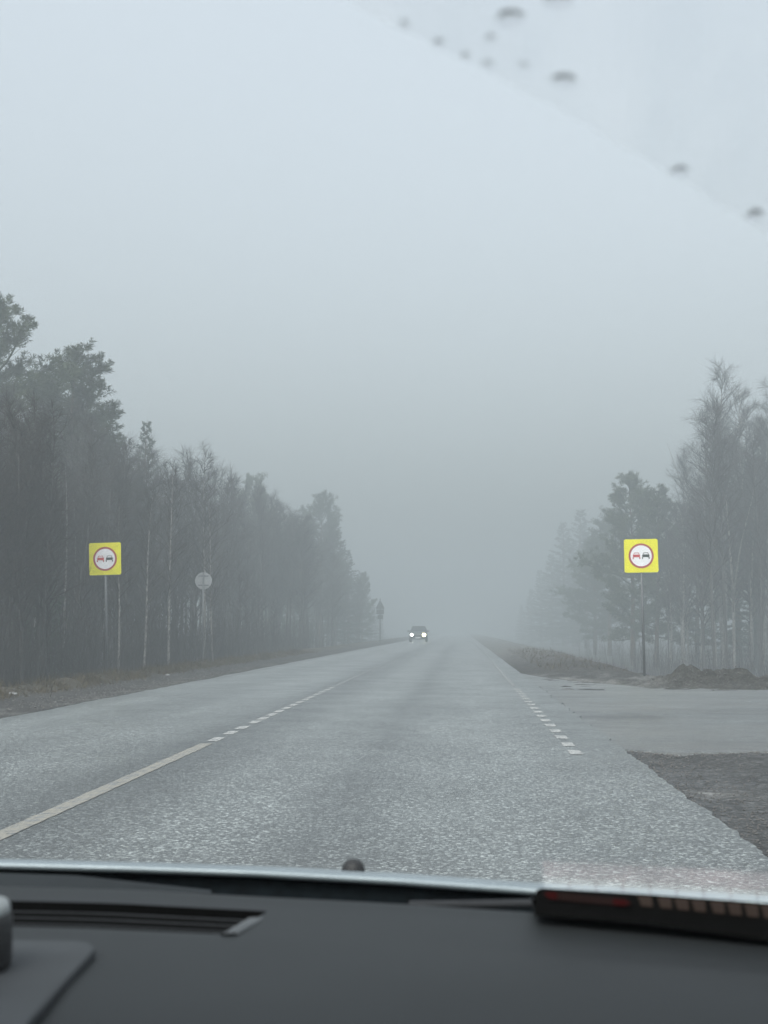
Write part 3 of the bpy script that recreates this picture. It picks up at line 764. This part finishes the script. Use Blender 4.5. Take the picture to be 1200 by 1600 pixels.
def wheel(parent, x, y, r, wd, side):
    t = MB(); n = 28; b = 0
    prof = [(0.62 * r, -wd / 2), (0.93 * r, -wd / 2), (r, -wd / 2 + 0.03), (r, wd / 2 - 0.03), (0.93 * r, wd / 2), (0.62 * r, wd / 2)]
    def lathe(m_, prof_, cx):
        k = len(prof_)
        vs = [(cx + px_, cos(2 * pi * i / n) * rr, sin(2 * pi * i / n) * rr) for i in range(n) for rr, px_ in prof_]
        fs = [(i * k + j, i * k + (j + 1) % k, ((i + 1) % n) * k + (j + 1) % k, ((i + 1) % n) * k + j) for i in range(n) for j in range(k)]
        m_.add(vs, fs)
    lathe(t, prof, 0)
    wo = fixn(t.build('wheel', M_TYRE, parent, True)); wo.location = (x, y, r)
    h = MB(); lathe(h, [(0.02, side * wd * 0.30 - 0.01), (0.62 * r, side * wd * 0.42 - 0.01), (0.62 * r, side * wd * 0.42 + 0.01), (0.02, side * wd * 0.30 + 0.02)], 0)
    for k in range(5):
        a = 2 * pi * k / 5
        h.tube([(side * wd * 0.42, cos(a) * 0.08 * r, sin(a) * 0.08 * r), (side * wd * 0.44, cos(a) * 0.6 * r, sin(a) * 0.6 * r)], 0.05 * r, 5)
    fixn(h.build('rim', M_CHROME, wo))
def oncoming_car(loc):
    r = tag(empty('oncoming_car', loc), 'dark car coming out of the fog with both headlamps lit', 'car')
    # stations from the nose (y=-2.1, towards the camera) to the tail: y, half width, z of sill, z of belt
    st = [(-2.12, 0.62, 0.42, 0.66), (-2.05, 0.78, 0.30, 0.84), (-1.8, 0.86, 0.25, 0.94), (-1.0, 0.885, 0.24, 1.02), (-0.6, 0.89, 0.24, 1.05), (1.2, 0.89, 0.24, 1.05), (1.8, 0.86, 0.27, 1.02), (2.05, 0.80, 0.34, 0.95), (2.12, 0.66, 0.45, 0.8)]
    b = MB(); K = 14
    def sec(hw, z0, z1):
        zm = (z0 + z1) / 2; hh = (z1 - z0) / 2; p = []
        for k in range(K * 2):
            a = 2 * pi * k / (K * 2); ca_, sa_ = cos(a), sin(a); e = 0.38
            p.append((math.copysign(abs(ca_) ** e, ca_) * hw, math.copysign(abs(sa_) ** e, sa_) * hh + zm))
        return p
    for (y_, hw, z0, z1) in st:
        for (x_, z_) in sec(hw, z0, z1): b.v.append((x_, y_, z_))
    m_ = K * 2
    for i in range(len(st) - 1):
        for j in range(m_): b.f.append((i * m_ + j, i * m_ + (j + 1) % m_, (i + 1) * m_ + (j + 1) % m_, (i + 1) * m_ + j))
    b.f.append(tuple(range(m_))); b.f.append(tuple((len(st) - 1) * m_ + j for j in reversed(range(m_))))
    fixn(b.build('body', M_CARP, r, True))
    # cabin: glass house with roof
    def ringx(y_, hw, z_): return [(-hw, y_, z_), (hw, y_, z_)]
    g = MB()
    lo = [(-0.78, -0.85, 1.0), (0.78, -0.85, 1.0), (0.80, 1.75, 1.0), (-0.80, 1.75, 1.0)]
    hi = [(-0.58, -0.22, 1.50), (0.58, -0.22, 1.50), (0.60, 1.25, 1.50), (-0.60, 1.25, 1.50)]
    g.add(lo + hi, [(0, 1, 5, 4), (1, 2, 6, 5), (2, 3, 7, 6), (3, 0, 4, 7)]); fixn(g.build('window', M_CARG, r))
    rf = MB(); rf.box(-0.61, 0.61, -0.25, 1.30, 1.495, 1.56); bevel(fixn(rf.build('roof', M_CARP, r)), 0.03, 3)
    posts = [(Vector(lo[i]), Vector(hi[i])) for i in range(4)] + [(Vector((s_ * 0.79, 0.45, 1.0)), Vector((s_ * 0.595, 0.5, 1.5))) for s_ in (-1, 1)]
    for a_, b_ in posts:
        pl = MB(); pl.tube([(a_.x * 1.012, a_.y, a_.z), (b_.x * 1.012, b_.y, b_.z)], 0.045, 6); fixn(pl.build('pillar', M_CARP, r))
    gr = MB(); gr.box(-0.42, 0.42, -2.145, -2.10, 0.56, 0.70)
    fixn(gr.build('grille', M_BLKP, r)); bp = MB(); bp.box(-0.74, 0.74, -2.16, -2.05, 0.34, 0.47); bevel(fixn(bp.build('bumper', M_BLKP, r)), 0.03)
    npl = MB(); npl.box(-0.26, 0.26, -2.178, -2.162, 0.36, 0.47); fixn(npl.build('number_plate', M_PLATE, r))
    for s_, m__, rr in ((-1, M_LAMP, 0.125), (1, M_LAMPW, 0.155)):
        h = MB(); h.plate([(s_ * 0.60 + x_, 0.70 + z_) for x_, z_ in circ(0, 0, rr * 1.15, 20)], -2.15, -2.02); fixn(h.build('headlight', m__, r))
        mi = MB(); mi.box(s_ * 0.98 - 0.11, s_ * 0.98 + 0.11, -0.78, -0.66, 1.0, 1.14); bevel(fixn(mi.build('mirror', M_CARP, r)), 0.03, 2)
        am = MB(); am.tube([(s_ * 0.82, -0.70, 1.03), (s_ * 0.90, -0.70, 1.05)], 0.025, 6)
        fixn(am.build('mirror_arm', M_BLKP, r))
    for s_ in (-1, 1):
        wheel(r, s_ * 0.79, -1.35, 0.33, 0.2, s_); wheel(r, s_ * 0.79, 1.3, 0.33, 0.2, s_)
    return r
pc = at_z(653, 1003.2, 0.0); oncoming_car((pc.x, pc.y + 2.1, 0.0))

# ------------------------------------------------------------------ the car the photograph is taken from
q = NM('silver_blue_paint'); p_ = q.obj()
q.set(q.mix(1.0, (0.235, 0.275, 0.295), q.ramp(q.noise(p_, 6, 6, 0.7), [(0.3, 0.85), (0.7, 1.1)]), 'MULTIPLY'), 0.32, 0.35, 0.5); M_PAINT = q.m
M_COWL = plain('black_cowl_plastic', (0.006, 0.009, 0.011), 0.85, spec=0.08, var=0.5, scale=60)
q = NM('dashboard_plastic'); p_ = q.obj()
f_ = q.ramp(q.noise(p_, 3.0, 5), [(0.3, 0.88), (0.7, 1.12)])
q.set(q.mix(1.0, (0.0175, 0.020, 0.0215), f_, 'MULTIPLY'), 0.62, 0, 0.3); q.bump(q.noise(p_, 900, 2), 0.35, 0.0006); M_DASHB = q.m
M_VENT = plain('vent_black', (0.004, 0.004, 0.004), 0.9, spec=0.03)
M_VSLAT = plain('vent_slat_plastic', (0.016, 0.017, 0.018), 0.6, spec=0.2)
M_VENTLIT = plain('vent_end_painted_lit', (0.065, 0.070, 0.073), 0.5)  # paler grey paints the vent's end wall as catching light
M_LINER = plain('grey_headlining', (0.30, 0.30, 0.30), 0.95, var=0.08, scale=40)
car = tag(empty('car', (0, 0, 0)), 'silver-blue car seen from inside: dark grey dashboard, bonnet edge and windscreen', 'car')

ZB = 0.96                                            # height of the bonnet's rear edge
EDGE = [(at_z(px, py, ZB).x, at_z(px, py, ZB).y) for px, py in ((-420, 1341), (-200, 1342), (0, 1346), (200, 1351), (400, 1358), (620, 1370), (840, 1386), (1020, 1396), (1200, 1406), (1400, 1420))]
EX = [e[0] for e in EDGE]; EY = [e[1] for e in EDGE]
def bonnet_edge(x): return interp(x, EX, EY)
NXB = 60
BX = [lerp(EX[0], EX[-1], i / (NXB - 1)) for i in range(NXB)]
bprof = [(0.010, -0.010), (0.002, -0.0085), (-0.0015, -0.006), (0.0, -0.0022), (0.004, 0.0), (0.010, 0.0003), (0.03, -0.002), (0.1, -0.0155), (0.25, -0.038), (0.45, -0.072), (0.7, -0.14), (0.95, -0.25), (1.1, -0.38)]
mb = MB(); mb.grid(NXB, len(bprof), lambda i, j: (BX[i], bonnet_edge(BX[i]) + bprof[j][0], ZB + bprof[j][1] - (0.05 * (BX[i] + 0.45) ** 2 if j > 9 else 0)))
fixn(mb.build('bonnet', M_PAINT, car, True))
# cowl trough below and behind the bonnet edge
mb = MB(); mb.grid(NXB, 5, lambda i, j: (BX[i], bonnet_edge(BX[i]) + (0.014, 0.012, -0.01, -0.10, -0.30)[j], (ZB - 0.009, 0.93, 0.905, 0.895, 0.925)[j]))
fixn(mb.build('cowl', M_COWL, car, True))
# parked wiper blade lying in the trough
mb = MB(); a_, b_ = at_y(-60, 1372, 1.36), at_y(330, 1394, 1.30)
mb.add([at_y(-60, 1362, 1.36), at_y(120, 1368, 1.34), at_y(330, 1391, 1.30), at_y(330, 1395, 1.29), at_y(120, 1396, 1.32), at_y(-60, 1394, 1.34),
        at_y(-60, 1364, 1.39), at_y(120, 1370, 1.37), at_y(330, 1392, 1.33), at_y(330, 1396, 1.32), at_y(120, 1398, 1.35), at_y(-60, 1396, 1.37)],
       [(0, 1, 4, 5), (1, 2, 3, 4), (6, 11, 10, 7), (7, 10, 9, 8), (0, 6, 7, 1), (1, 7, 8, 2), (2, 8, 9, 3), (5, 4, 10, 11), (4, 3, 9, 10), (0, 5, 11, 6)])
fixn(mb.build('wiper_arm', plain('wiper_grey', (0.020, 0.024, 0.027), 0.7, spec=0.2), car))
mb = MB(); mb.tube([at_y(640, 1414, 1.21), at_y(740, 1413, 1.20), at_y(850, 1411, 1.19)], 0.0035, 8)
fixn(mb.build('wiper_blade', plain('wiper_rubber', (0.03, 0.032, 0.035), 0.7, spec=0.2), car))
# washer nozzle on the bonnet
pn = at_y(552, 1350, 1.50); mb = MB(); K = 16
pr = [(0.0122, -0.014), (0.0120, -0.006), (0.0110, -0.001), (0.0085, 0.0026), (0.0048, 0.0046), (0.001, 0.0052)]
mb.add([(pn.x + cos(2 * pi * i / K) * a * 1.0, pn.y + sin(2 * pi * i / K) * a * 1.2, pn.z + z) for i in range(K) for a, z in pr],
       [(i * 6 + j, ((i + 1) % K) * 6 + j, ((i + 1) % K) * 6 + j + 1, i * 6 + j + 1) for i in range(K) for j in range(5)])
fixn(mb.build('washer_nozzle', M_BLKP, car, True))

# dashboard top, with the defroster slot left open
ZD = 0.985
DE = [(at_z(px, py, ZD).x, at_z(px, py, ZD).y) for px, py in ((-420, 1380), (0, 1385), (200, 1390), (420, 1402), (600, 1411), (835, 1426), (1000, 1443), (1200, 1467), (1500, 1500))]
DX = [e[0] for e in DE]; DY = [e[1] for e in DE]
def dash_edge(x): return interp(x, DX, DY)
SKEW = 0.016
v_far0, v_near0 = at_z(0, 1402, ZD), at_z(0, 1437, ZD)
T1 = dash_edge(v_far0.x) - v_far0.y; T2 = dash_edge(v_near0.x) - v_near0.y
VX1 = at_z(412, 1428, ZD).x; VX0 = DX[0] + 0.02
tv = [-0.03, -0.018, -0.008, -0.003, 0.0, 0.004, 0.012, T1, T2, T2 + 0.02, 0.2, 0.3, 0.4, 0.5, 0.6, 0.68]
tz = [-0.05, -0.020, -0.004, -0.001, 0.0, 0.0, -0.001, -0.002, -0.003, -0.003, -0.002, -0.001, -0.004, -0.012, -0.03, -0.08]
dxs = axis([(DX[0], VX0, 0.02), (VX0, VX1, 0.02), (VX1, DX[-1], 0.02)])
iv = dxs.index(VX0), min(range(len(dxs)), key=lambda i: abs(dxs[i] - VX1))
mb = MB()
def dv(i, j):
    x = dxs[i]; t = tv[j]; y = dash_edge(x) * max(0, 1 - max(0, t) / 0.4) + (dash_edge(-0.2)) * min(1, max(0, t) / 0.4) - t
    z = ZD + tz[j] + (0.004 * sin(x * 9) if j > 9 else 0)
    if i == iv[1] and j == 8: x -= SKEW
    return (x, y, z)
def vent_xy(x, t):
    y = dash_edge(x) * max(0, 1 - t / 0.4) + dash_edge(-0.2) * min(1, t / 0.4) - t; return y
mb.grid(len(dxs), len(tv), dv, skip=lambda i, j: j == 7 and iv[0] <= i < iv[1])
dash = fixn(mb.build('dashboard', M_DASHB, car, True))
def zv(t): return ZD - 0.0025
def vent_end(t): return VX1 - SKEW * (t - T1) / (T2 - T1)
vxs = dxs[iv[0]:iv[1] + 1]; nv_ = len(vxs)
def vx(i, t): return vent_end(t) if i == nv_ - 1 else vxs[i]
mb = MB(); VT = (T1, T1, T2, T2)
mb.grid(nv_, 4, lambda i, j: (vx(i, VT[j]), vent_xy(vxs[i], VT[j]), ZD + (tz[7], -0.04, -0.04, tz[8])[j]))
for e in (0, nv_ - 1):
    mb.add([(vx(e, T1), vent_xy(vxs[e], T1), ZD + tz[7]), (vx(e, T2), vent_xy(vxs[e], T2), ZD + tz[8]), (vx(e, T2), vent_xy(vxs[e], T2), ZD - 0.04), (vx(e, T1), vent_xy(vxs[e], T1), ZD - 0.04)], [(0, 1, 2, 3)])
vent = fixn(mb.build('defroster_vent', M_VENT, dash))
for k in range(3):
    t = lerp(T1, T2, (k + 1) / 4.0); mb = MB()
    mb.grid(nv_, 5, lambda i, j: (vx(i, t) - (0.004 if i == nv_ - 1 else 0), vent_xy(vxs[i], t + (-0.0017, -0.0017, 0.0017, 0.0017, -0.0017)[j]), ZD + (-0.0068, -0.0055, -0.0055, -0.0066, -0.0068)[j]))
    fixn(mb.build('slat', M_VSLAT, vent))
mb = MB(); NT = 8
def lit_end_pt(j, k):
    t = lerp(T1 + 0.030, T2 + 0.003, j / (NT - 1)); x = vent_end(t)
    return (x + (0.0065, 0.0055, -0.004, -0.010)[k], vent_xy(VX1, t), ZD + (-0.0022, -0.0006, -0.0012, -0.0095)[k])
mb.grid(NT, 4, lit_end_pt); fixn(mb.build('lit_vent_end', M_VENTLIT, dash, True))

# windscreen: raked pane from the cowl up to the roof
WB = Vector((0, 1.27, 0.945)); WT = Vector((0, 0.32, 1.50))      # bottom and top on the car's axis
WU = (WT - WB); WLEN = WU.length; WU.normalize(); WN = Vector((0, WU.z, -WU.y)); WN = WN if WN.z > 0 else -WN   # outward normal
def glass_hit(px, py):
    d = ray(px, py); t = (WB - EYEV).dot(WN) / d.dot(WN); p = EYEV + d * t; return p.x, (p - WB).dot(WU)
def glass_pt(x, v, off=0.0): return Vector((x, WB.y, WB.z)) + WU * v + WN * off
XG0, XG1 = -1.10, 0.36
q = NM('clear_windscreen'); tb = q.n('ShaderNodeBsdfTransparent'); tb.inputs['Color'].default_value = (0.97, 0.985, 0.98, 1)
q.l(tb.outputs[0], q.o.inputs['Surface']); M_GLASS = q.m
mb = MB(); mb.add([glass_pt(XG0, 0), glass_pt(XG1, 0), glass_pt(XG1, WLEN), glass_pt(XG0, WLEN)], [(0, 1, 2, 3)])
ws = mb.build('windscreen', M_GLASS, car)
# unwiped wet film beyond the wiper's arc
arc = [glass_hit(px, py) for px, py in ((530, 0), (700, 90), (880, 180), (1030, 265), (1200, 368))]
def fit_circle(P):
    import numpy as np
    A = np.array([[x, y_, 1] for x, y_ in P]); b_ = np.array([x * x + y_ * y_ for x, y_ in P])
    s_, *_r = np.linalg.lstsq(A, b_, rcond=None); cx, cy = s_[0] / 2, s_[1] / 2
    return cx, cy, sqrt(s_[2] + cx * cx + cy * cy)
ACX, ACY, AR = fit_circle(arc)
q = NM('rain_film_on_glass'); p_ = q.obj()
f1 = q.noise(q.obj((1.0, 0.35, 0.35)), 26, 5, 0.6)
tb = q.n('ShaderNodeBsdfTransparent'); tb.inputs['Color'].default_value = (0.905, 0.912, 0.915, 1)
tr = q.n('ShaderNodeBsdfTranslucent'); tr.inputs['Color'].default_value = (0.9, 0.9, 0.9, 1)
ms = q.n('ShaderNodeMixShader'); q.l(q.ramp(f1, [(0.3, 0.0), (0.7, 0.20)]), ms.inputs['Fac'])
q.l(tb.outputs[0], ms.inputs[1]); q.l(tr.outputs[0], ms.inputs[2]); q.l(ms.outputs[0], q.o.inputs['Surface']); M_FILM = q.m
mb = MB(); NF = 70
def film_v(x):
    dd = AR * AR - (x - ACX) ** 2
    v = ACY + sqrt(max(dd, 0)) + 0.0012 * ns(x * 160, 0.5)
    return v
fx = [lerp(arc[0][0] - 0.10, XG1, i / (NF - 1)) for i in range(NF)]
mb.grid(NF, 12, lambda i, j: glass_pt(fx[i], lerp(min(WLEN, max(0.02, film_v(fx[i]))), WLEN, j / 11.0), 0.0015))
fixn(mb.build('rain_film', M_FILM, ws))
# roof, pillars and lower body, so that the cabin light is that of a cabin
mb = MB(); mb.box(-1.12, 0.38, -1.6, 0.315, 1.505, 1.56); bevel(fixn(mb.build('roof', M_LINER, car)), 0.02)
for s_, x in ((-1, XG0), (1, XG1)):
    mb = MB(); mb.tube([glass_pt(x, 0, -0.02), glass_pt(x, WLEN, -0.02)], 0.035, 8); fixn(mb.build('pillar', M_BLKP, car))
    xo = x + s_ * 0.02
    mb = MB(); mb.box(min(xo, xo + s_ * 0.06), max(xo, xo + s_ * 0.06), -1.7, 1.25, 0.28, 0.97); bevel(fixn(mb.build('door', M_PAINT, car)), 0.02)
    mb = MB(); mb.box(min(xo, xo + s_ * 0.06), max(xo, xo + s_ * 0.06), 1.26, 2.5, 0.34, 0.62); bevel(fixn(mb.build('wing', M_PAINT, car)), 0.03)
    wheel(car, x - s_ * 0.07, 1.95, 0.32, 0.2, s_); wheel(car, x - s_ * 0.07, -0.75, 0.32, 0.2, s_)
mb = MB(); mb.box(-1.08, 0.34, -1.7, 2.4, 0.22, 0.28); fixn(mb.build('floor_pan', M_BLKP, car))
mb = MB(); mb.box(-1.08, 0.34, 2.45, 2.52, 0.30, 0.60); bevel(fixn(mb.build('bumper', M_PAINT, car)), 0.03)
M_SEAT = plain('seat_cloth', (0.05, 0.05, 0.055), 0.9)
for x in (-0.75, 0.02):
    mb = MB(); mb.box(x - 0.24, x + 0.24, -0.55, -0.05, 0.28, 0.56); mb.box(x - 0.24, x + 0.24, -0.72, -0.56, 0.50, 1.08); bevel(fixn(mb.build('seat', M_SEAT, car)), 0.05, 3)

# water drops on the unwiped glass
q = NM('water'); q.b.inputs['Transmission Weight'].default_value = 1.0; q.b.inputs['IOR'].default_value = 1.33; q.set((1, 1, 1), 0.0); M_WATER = q.m
def drop(px, py, wpx, hpx, label):
    x, v = glass_hit(px, py); dist = (glass_pt(x, v) - EYEV).length
    a = wpx / FPX * dist / 2; b = hpx / FPX * dist / 2 / 0.72
    hgt = 0.125 * min(a, b) + 0.0002; n_, m__ = 24, 7
    vs = []; fs = []
    for j in range(m__):
        t = j / (m__ - 1) * pi / 2
        for i in range(n_):
            th = 2 * pi * i / n_; rr = cos(t) * (1 + 0.12 * sin(2 * th + px) + 0.06 * sin(3 * th + py))
            vs.append(glass_pt(x + a * rr * cos(th), v + b * rr * sin(th), 0.0022 + hgt * sin(t)))
    for j in range(m__ - 1):
        for i in range(n_): fs.append((j * n_ + i, j * n_ + (i + 1) % n_, (j + 1) * n_ + (i + 1) % n_, (j + 1) * n_ + i))
    fs.append(tuple(reversed(range(n_)))); fs.append(tuple((m__ - 1) * n_ + i for i in range(n_)))
    mbd = MB(); mbd.add(vs, fs); o = fixn(mbd.build('water_drop', M_WATER, None, True)); return tag(o, label, 'water drop', 'rain drops on the unwiped corner of the windscreen')
for px, py, wp, hp, lab in ((872, 6, 46, 16, 'large rain drop at the very top of the windscreen, cut by the picture edge'),
                            (797, 33, 44, 18, 'large blurred rain drop, second from the top edge of the windscreen'),
                            (766, 66, 16, 10, 'small rain drop just below the second large drop'),
                            (882, 130, 34, 18, 'darkest large rain drop, alone in the middle of the wet corner'),
                            (1062, 273, 26, 14, 'rain drop on the wiper line halfway down the picture edge side'),
                            (1180, 342, 26, 16, 'lowest rain drop, on the wiper line by the picture edge'),
                            (632, 45, 14, 11, 'faint rain drop highest up on the wiper line'),
                            (684, 74, 16, 11, 'faint rain drop second along the wiper line from the top'),
                            (727, 94, 13, 10, 'faint rain drop third along the wiper line from the top'),
                            (762, 106, 14, 10, 'faint rain drop fourth along the wiper line from the top'),
                            (818, 108, 14, 8, 'tiny rain drop between the wiper line and the darkest large drop')):
    drop(px, py, wp, hp, lab)

# black box with label and row of squares at the foot of the glass
bx0, bx1 = at_y(838, 1400, 1.10), at_y(1420, 1400, 1.0)
box = tag(empty('accessory_box', (0, 0, 0)), 'black box with dark red arrow label and row of brown squares under the windscreen', 'box')
def bpnt(px, v, off=0.0):                      # front face of the box: v = 0 top, 1 bottom
    y_ = interp(px, [830, 1420], [1.085, 0.975]) - off
    yt = interp(px, [838, 1020, 1200, 1420], [1387, 1398, 1411, 1426]); yb = interp(px, [838, 1000, 1200, 1420], [1431, 1443, 1470, 1500])
    return at_y(px, lerp(yt, yb, v), y_)
mb = MB(); cols = [(836, 0.22), (838, 0.1), (843, 0.03), (850, 0.0), (900, 0), (960, 0), (1020, 0), (1080, 0), (1140, 0), (1200, 0), (1300, 0), (1420, 0)]
mb.grid(len(cols), 4, lambda i, j: (bpnt(cols[i][0], cols[i][1]) + Vector((0, 0.075 if j == 0 else 0.0, -0.022 if j == 0 else 0))) if j < 2 else bpnt(cols[i][0], 1.0) + Vector((0, 0.0 if j == 2 else 0.075, 0)))
fixn(mb.build('body', plain('dull_black', (0.004, 0.004, 0.004), 0.6, spec=0.08), box))
def patch(pl, m, name):
    mbp = MB(); f_ = [bpnt(a, b, 0.0015) for a, b in pl]; k_ = [bpnt(a, b, 0.0002) for a, b in pl]; n_ = len(pl)
    mbp.add(f_ + k_, [tuple(range(n_)), tuple(reversed(range(n_, 2 * n_)))] + [(i, n_ + i, n_ + (i + 1) % n_, (i + 1) % n_) for i in range(n_)])
    return fixn(mbp.build(name, m, box))
def lab(t): return lerp(848, 986, t)
patch([(848, 0.20), (856, 0.10), (978, 0.20), (988, 0.34), (976, 0.46), (858, 0.38)], plain('dark_label', (0.018, 0.009, 0.008), 0.6, spec=0.1), 'label')
def mark(name, pl, m):
    mbp = MB(); f_ = [bpnt(a, b, 0.0028) for a, b in pl]; k_ = [bpnt(a, b, 0.0017) for a, b in pl]; n_ = len(pl)
    mbp.add(f_ + k_, [tuple(range(n_)), tuple(reversed(range(n_, 2 * n_)))] + [(i, n_ + i, n_ + (i + 1) % n_, (i + 1) % n_) for i in range(n_)])
    return fixn(mbp.build(name, m, box))
M_LRED = plain('label_red', (0.036, 0.003, 0.003), 0.6, spec=0.1)
mark('red_arrow', [(850, 0.19), (857, 0.12), (870, 0.13), (870, 0.37), (858, 0.36)], M_LRED); mark('red_arrow', [(958, 0.22), (976, 0.22), (985, 0.34), (975, 0.44), (958, 0.43)], M_LRED)
M_CELL = plain('brown_square', (0.050, 0.036, 0.030), 0.5, spec=0.1, var=0.2)
for k in range(12):
    a = 996 + k * 26.5 + (4 if k > 0 else 0) + (3 if k > 3 else 0)
    patch([(a, 0.06), (a + 22, 0.06), (a + 24, 0.40), (a + 6, 0.40)], M_CELL, 'square')

# added strip inside the glass, mirroring an unseen slip put in for the pinkish reflection
q = NM('mirroring_glass'); tb = q.n('ShaderNodeBsdfTransparent'); tb.inputs['Color'].default_value = (0.99, 0.99, 0.99, 1)
gl = q.n('ShaderNodeBsdfAnisotropic'); gl.inputs['Color'].default_value = (0.2, 0.2, 0.2, 1); gl.inputs['Roughness'].default_value = 0.10
ad = q.n('ShaderNodeAddShader'); q.l(tb.outputs[0], ad.inputs[0]); q.l(gl.outputs[0], ad.inputs[1]); q.l(ad.outputs[0], q.o.inputs['Surface']); M_MIRR = q.m
gs = [glass_hit(px, py) for px, py in ((836, 1326), (1300, 1340), (1300, 1412), (836, 1392))]
mb = MB(); mb.add([glass_pt(x, v, -0.0015) for x, v in gs], [(0, 1, 2, 3)]); mb.build('added_glass_strip', M_MIRR, ws)
def mirrored(px, py, z):
    x, v = glass_hit(px, py); p = glass_pt(x, v, -0.0015); d = ray(px, py).normalized(); d = d - WN * (2 * d.dot(WN)); return p + d * ((z - p.z) / d.z)
mb = MB(); sl = [mirrored(px, py, 0.955) for px, py in ((846, 1345), (1000, 1352), (1230, 1364), (1230, 1408), (1000, 1396), (852, 1387))]
mb.add(sl + [p - Vector((0, 0, 0.002)) for p in sl], [(0, 1, 2, 3, 4, 5), (11, 10, 9, 8, 7, 6)] + [(i, 6 + i, 6 + (i + 1) % 6, (i + 1) % 6) for i in range(6)])
fixn(mb.build('unseen_slip', plain('unseen_slip_pink', (0.36, 0.25, 0.25), 0.8, var=0.5, scale=30), box))
M_UNSEEN = plain('unseen_white_square', (0.80, 0.82, 0.80), 0.7, var=0.08)  # unseen squares put in for their pale reflection in the strip
for k in range(9):
    a = 850 + k * 42; ys0 = interp(a, [840, 1200], [1369, 1391]); mb = MB()
    tl_ = [mirrored(px, py, 0.9575) for px, py in ((a, ys0), (a + 37, ys0 + 2.5), (a + 37, ys0 + 19), (a, ys0 + 16))]
    mb.add(tl_ + [p - Vector((0, 0, 0.002)) for p in tl_], [(0, 1, 2, 3), (7, 6, 5, 4)] + [(i, 4 + i, 4 + (i + 1) % 4, (i + 1) % 4) for i in range(4)]); fixn(mb.build('unseen_white_square', M_UNSEEN, box))

# mat and holder on the left end of the dashboard
ZDm = ZD - 0.002
mt = MB(); mp_ = [at_z(px, py, ZDm + 0.0035) for px, py in ((-140, 1464), (40, 1468), (120, 1469), (140, 1472), (149, 1482), (95, 1540), (30, 1612), (-40, 1690), (-260, 1690))]
n_ = len(mp_); mt.add(mp_ + [Vector((p.x, p.y, ZDm - 0.004)) for p in mp_], [tuple(range(n_)), tuple(reversed(range(n_, 2 * n_)))] + [(i, n_ + i, n_ + (i + 1) % n_, (i + 1) % n_) for i in range(n_)])
M_MAT = plain('grey_mat_rubber', (0.034, 0.038, 0.042), 0.75, var=0.15, scale=14, bump=0.3)
o = bevel(fixn(mt.build('dashboard_mat', M_MAT)), 0.002, 2); tag(o, 'lighter grey rubber mat lying flat on the dark dashboard', 'mat')
ph = at_z(-36, 1503, ZDm + 0.008)
r = tag(empty('holder', (ph.x, ph.y, ZDm + 0.0034)), 'dark rounded holder with pale cap standing on the grey dashboard mat, mostly out of view', 'phone holder')
mb = MB(); K = 20
hp_ = [(0.010, 0.0), (0.019, 0.0), (0.0205, 0.004), (0.0205, 0.030), (0.0185, 0.036), (0.008, 0.040)]
mb.add([(cos(2 * pi * i / K) * a, sin(2 * pi * i / K) * a * 1.5, z) for i in range(K) for a, z in hp_], [(i * 6 + j, ((i + 1) % K) * 6 + j, ((i + 1) % K) * 6 + j + 1, i * 6 + j + 1) for i in range(K) for j in range(5)])
fixn(mb.build('body', M_BLKP, r, True))
mb = MB(); cp_ = [(0.0188, 0.0345), (0.0192, 0.037), (0.0175, 0.041), (0.011, 0.044), (0.001, 0.045)]
mb.add([(cos(2 * pi * i / K) * a, sin(2 * pi * i / K) * a * 1.5, z) for i in range(K) for a, z in cp_], [(i * 5 + j, ((i + 1) % K) * 5 + j, ((i + 1) % K) * 5 + j + 1, i * 5 + j + 1) for i in range(K) for j in range(4)])
fixn(mb.build('cap', plain('pale_cap', (0.28, 0.30, 0.30), 0.5), r, True))

# ------------------------------------------------------------------ haze
mb = MB(); mb.box(-165, 165, -48, 890, -4.5, 27); hz = fixn(mb.build('haze', None)); tag(hz, kind='stuff')
m = bpy.data.materials.new('fog'); m.use_nodes = True; t_ = m.node_tree; t_.nodes.clear()
o_ = t_.nodes.new('ShaderNodeOutputMaterial'); v_ = t_.nodes.new('ShaderNodeVolumePrincipled')
v_.inputs['Color'].default_value = (0.575, 0.622, 0.640, 1); v_.inputs['Density'].default_value = 0.0073; v_.inputs['Anisotropy'].default_value = 0.15
t_.links.new(v_.outputs[0], o_.inputs['Volume']); hz.data.materials.append(m)
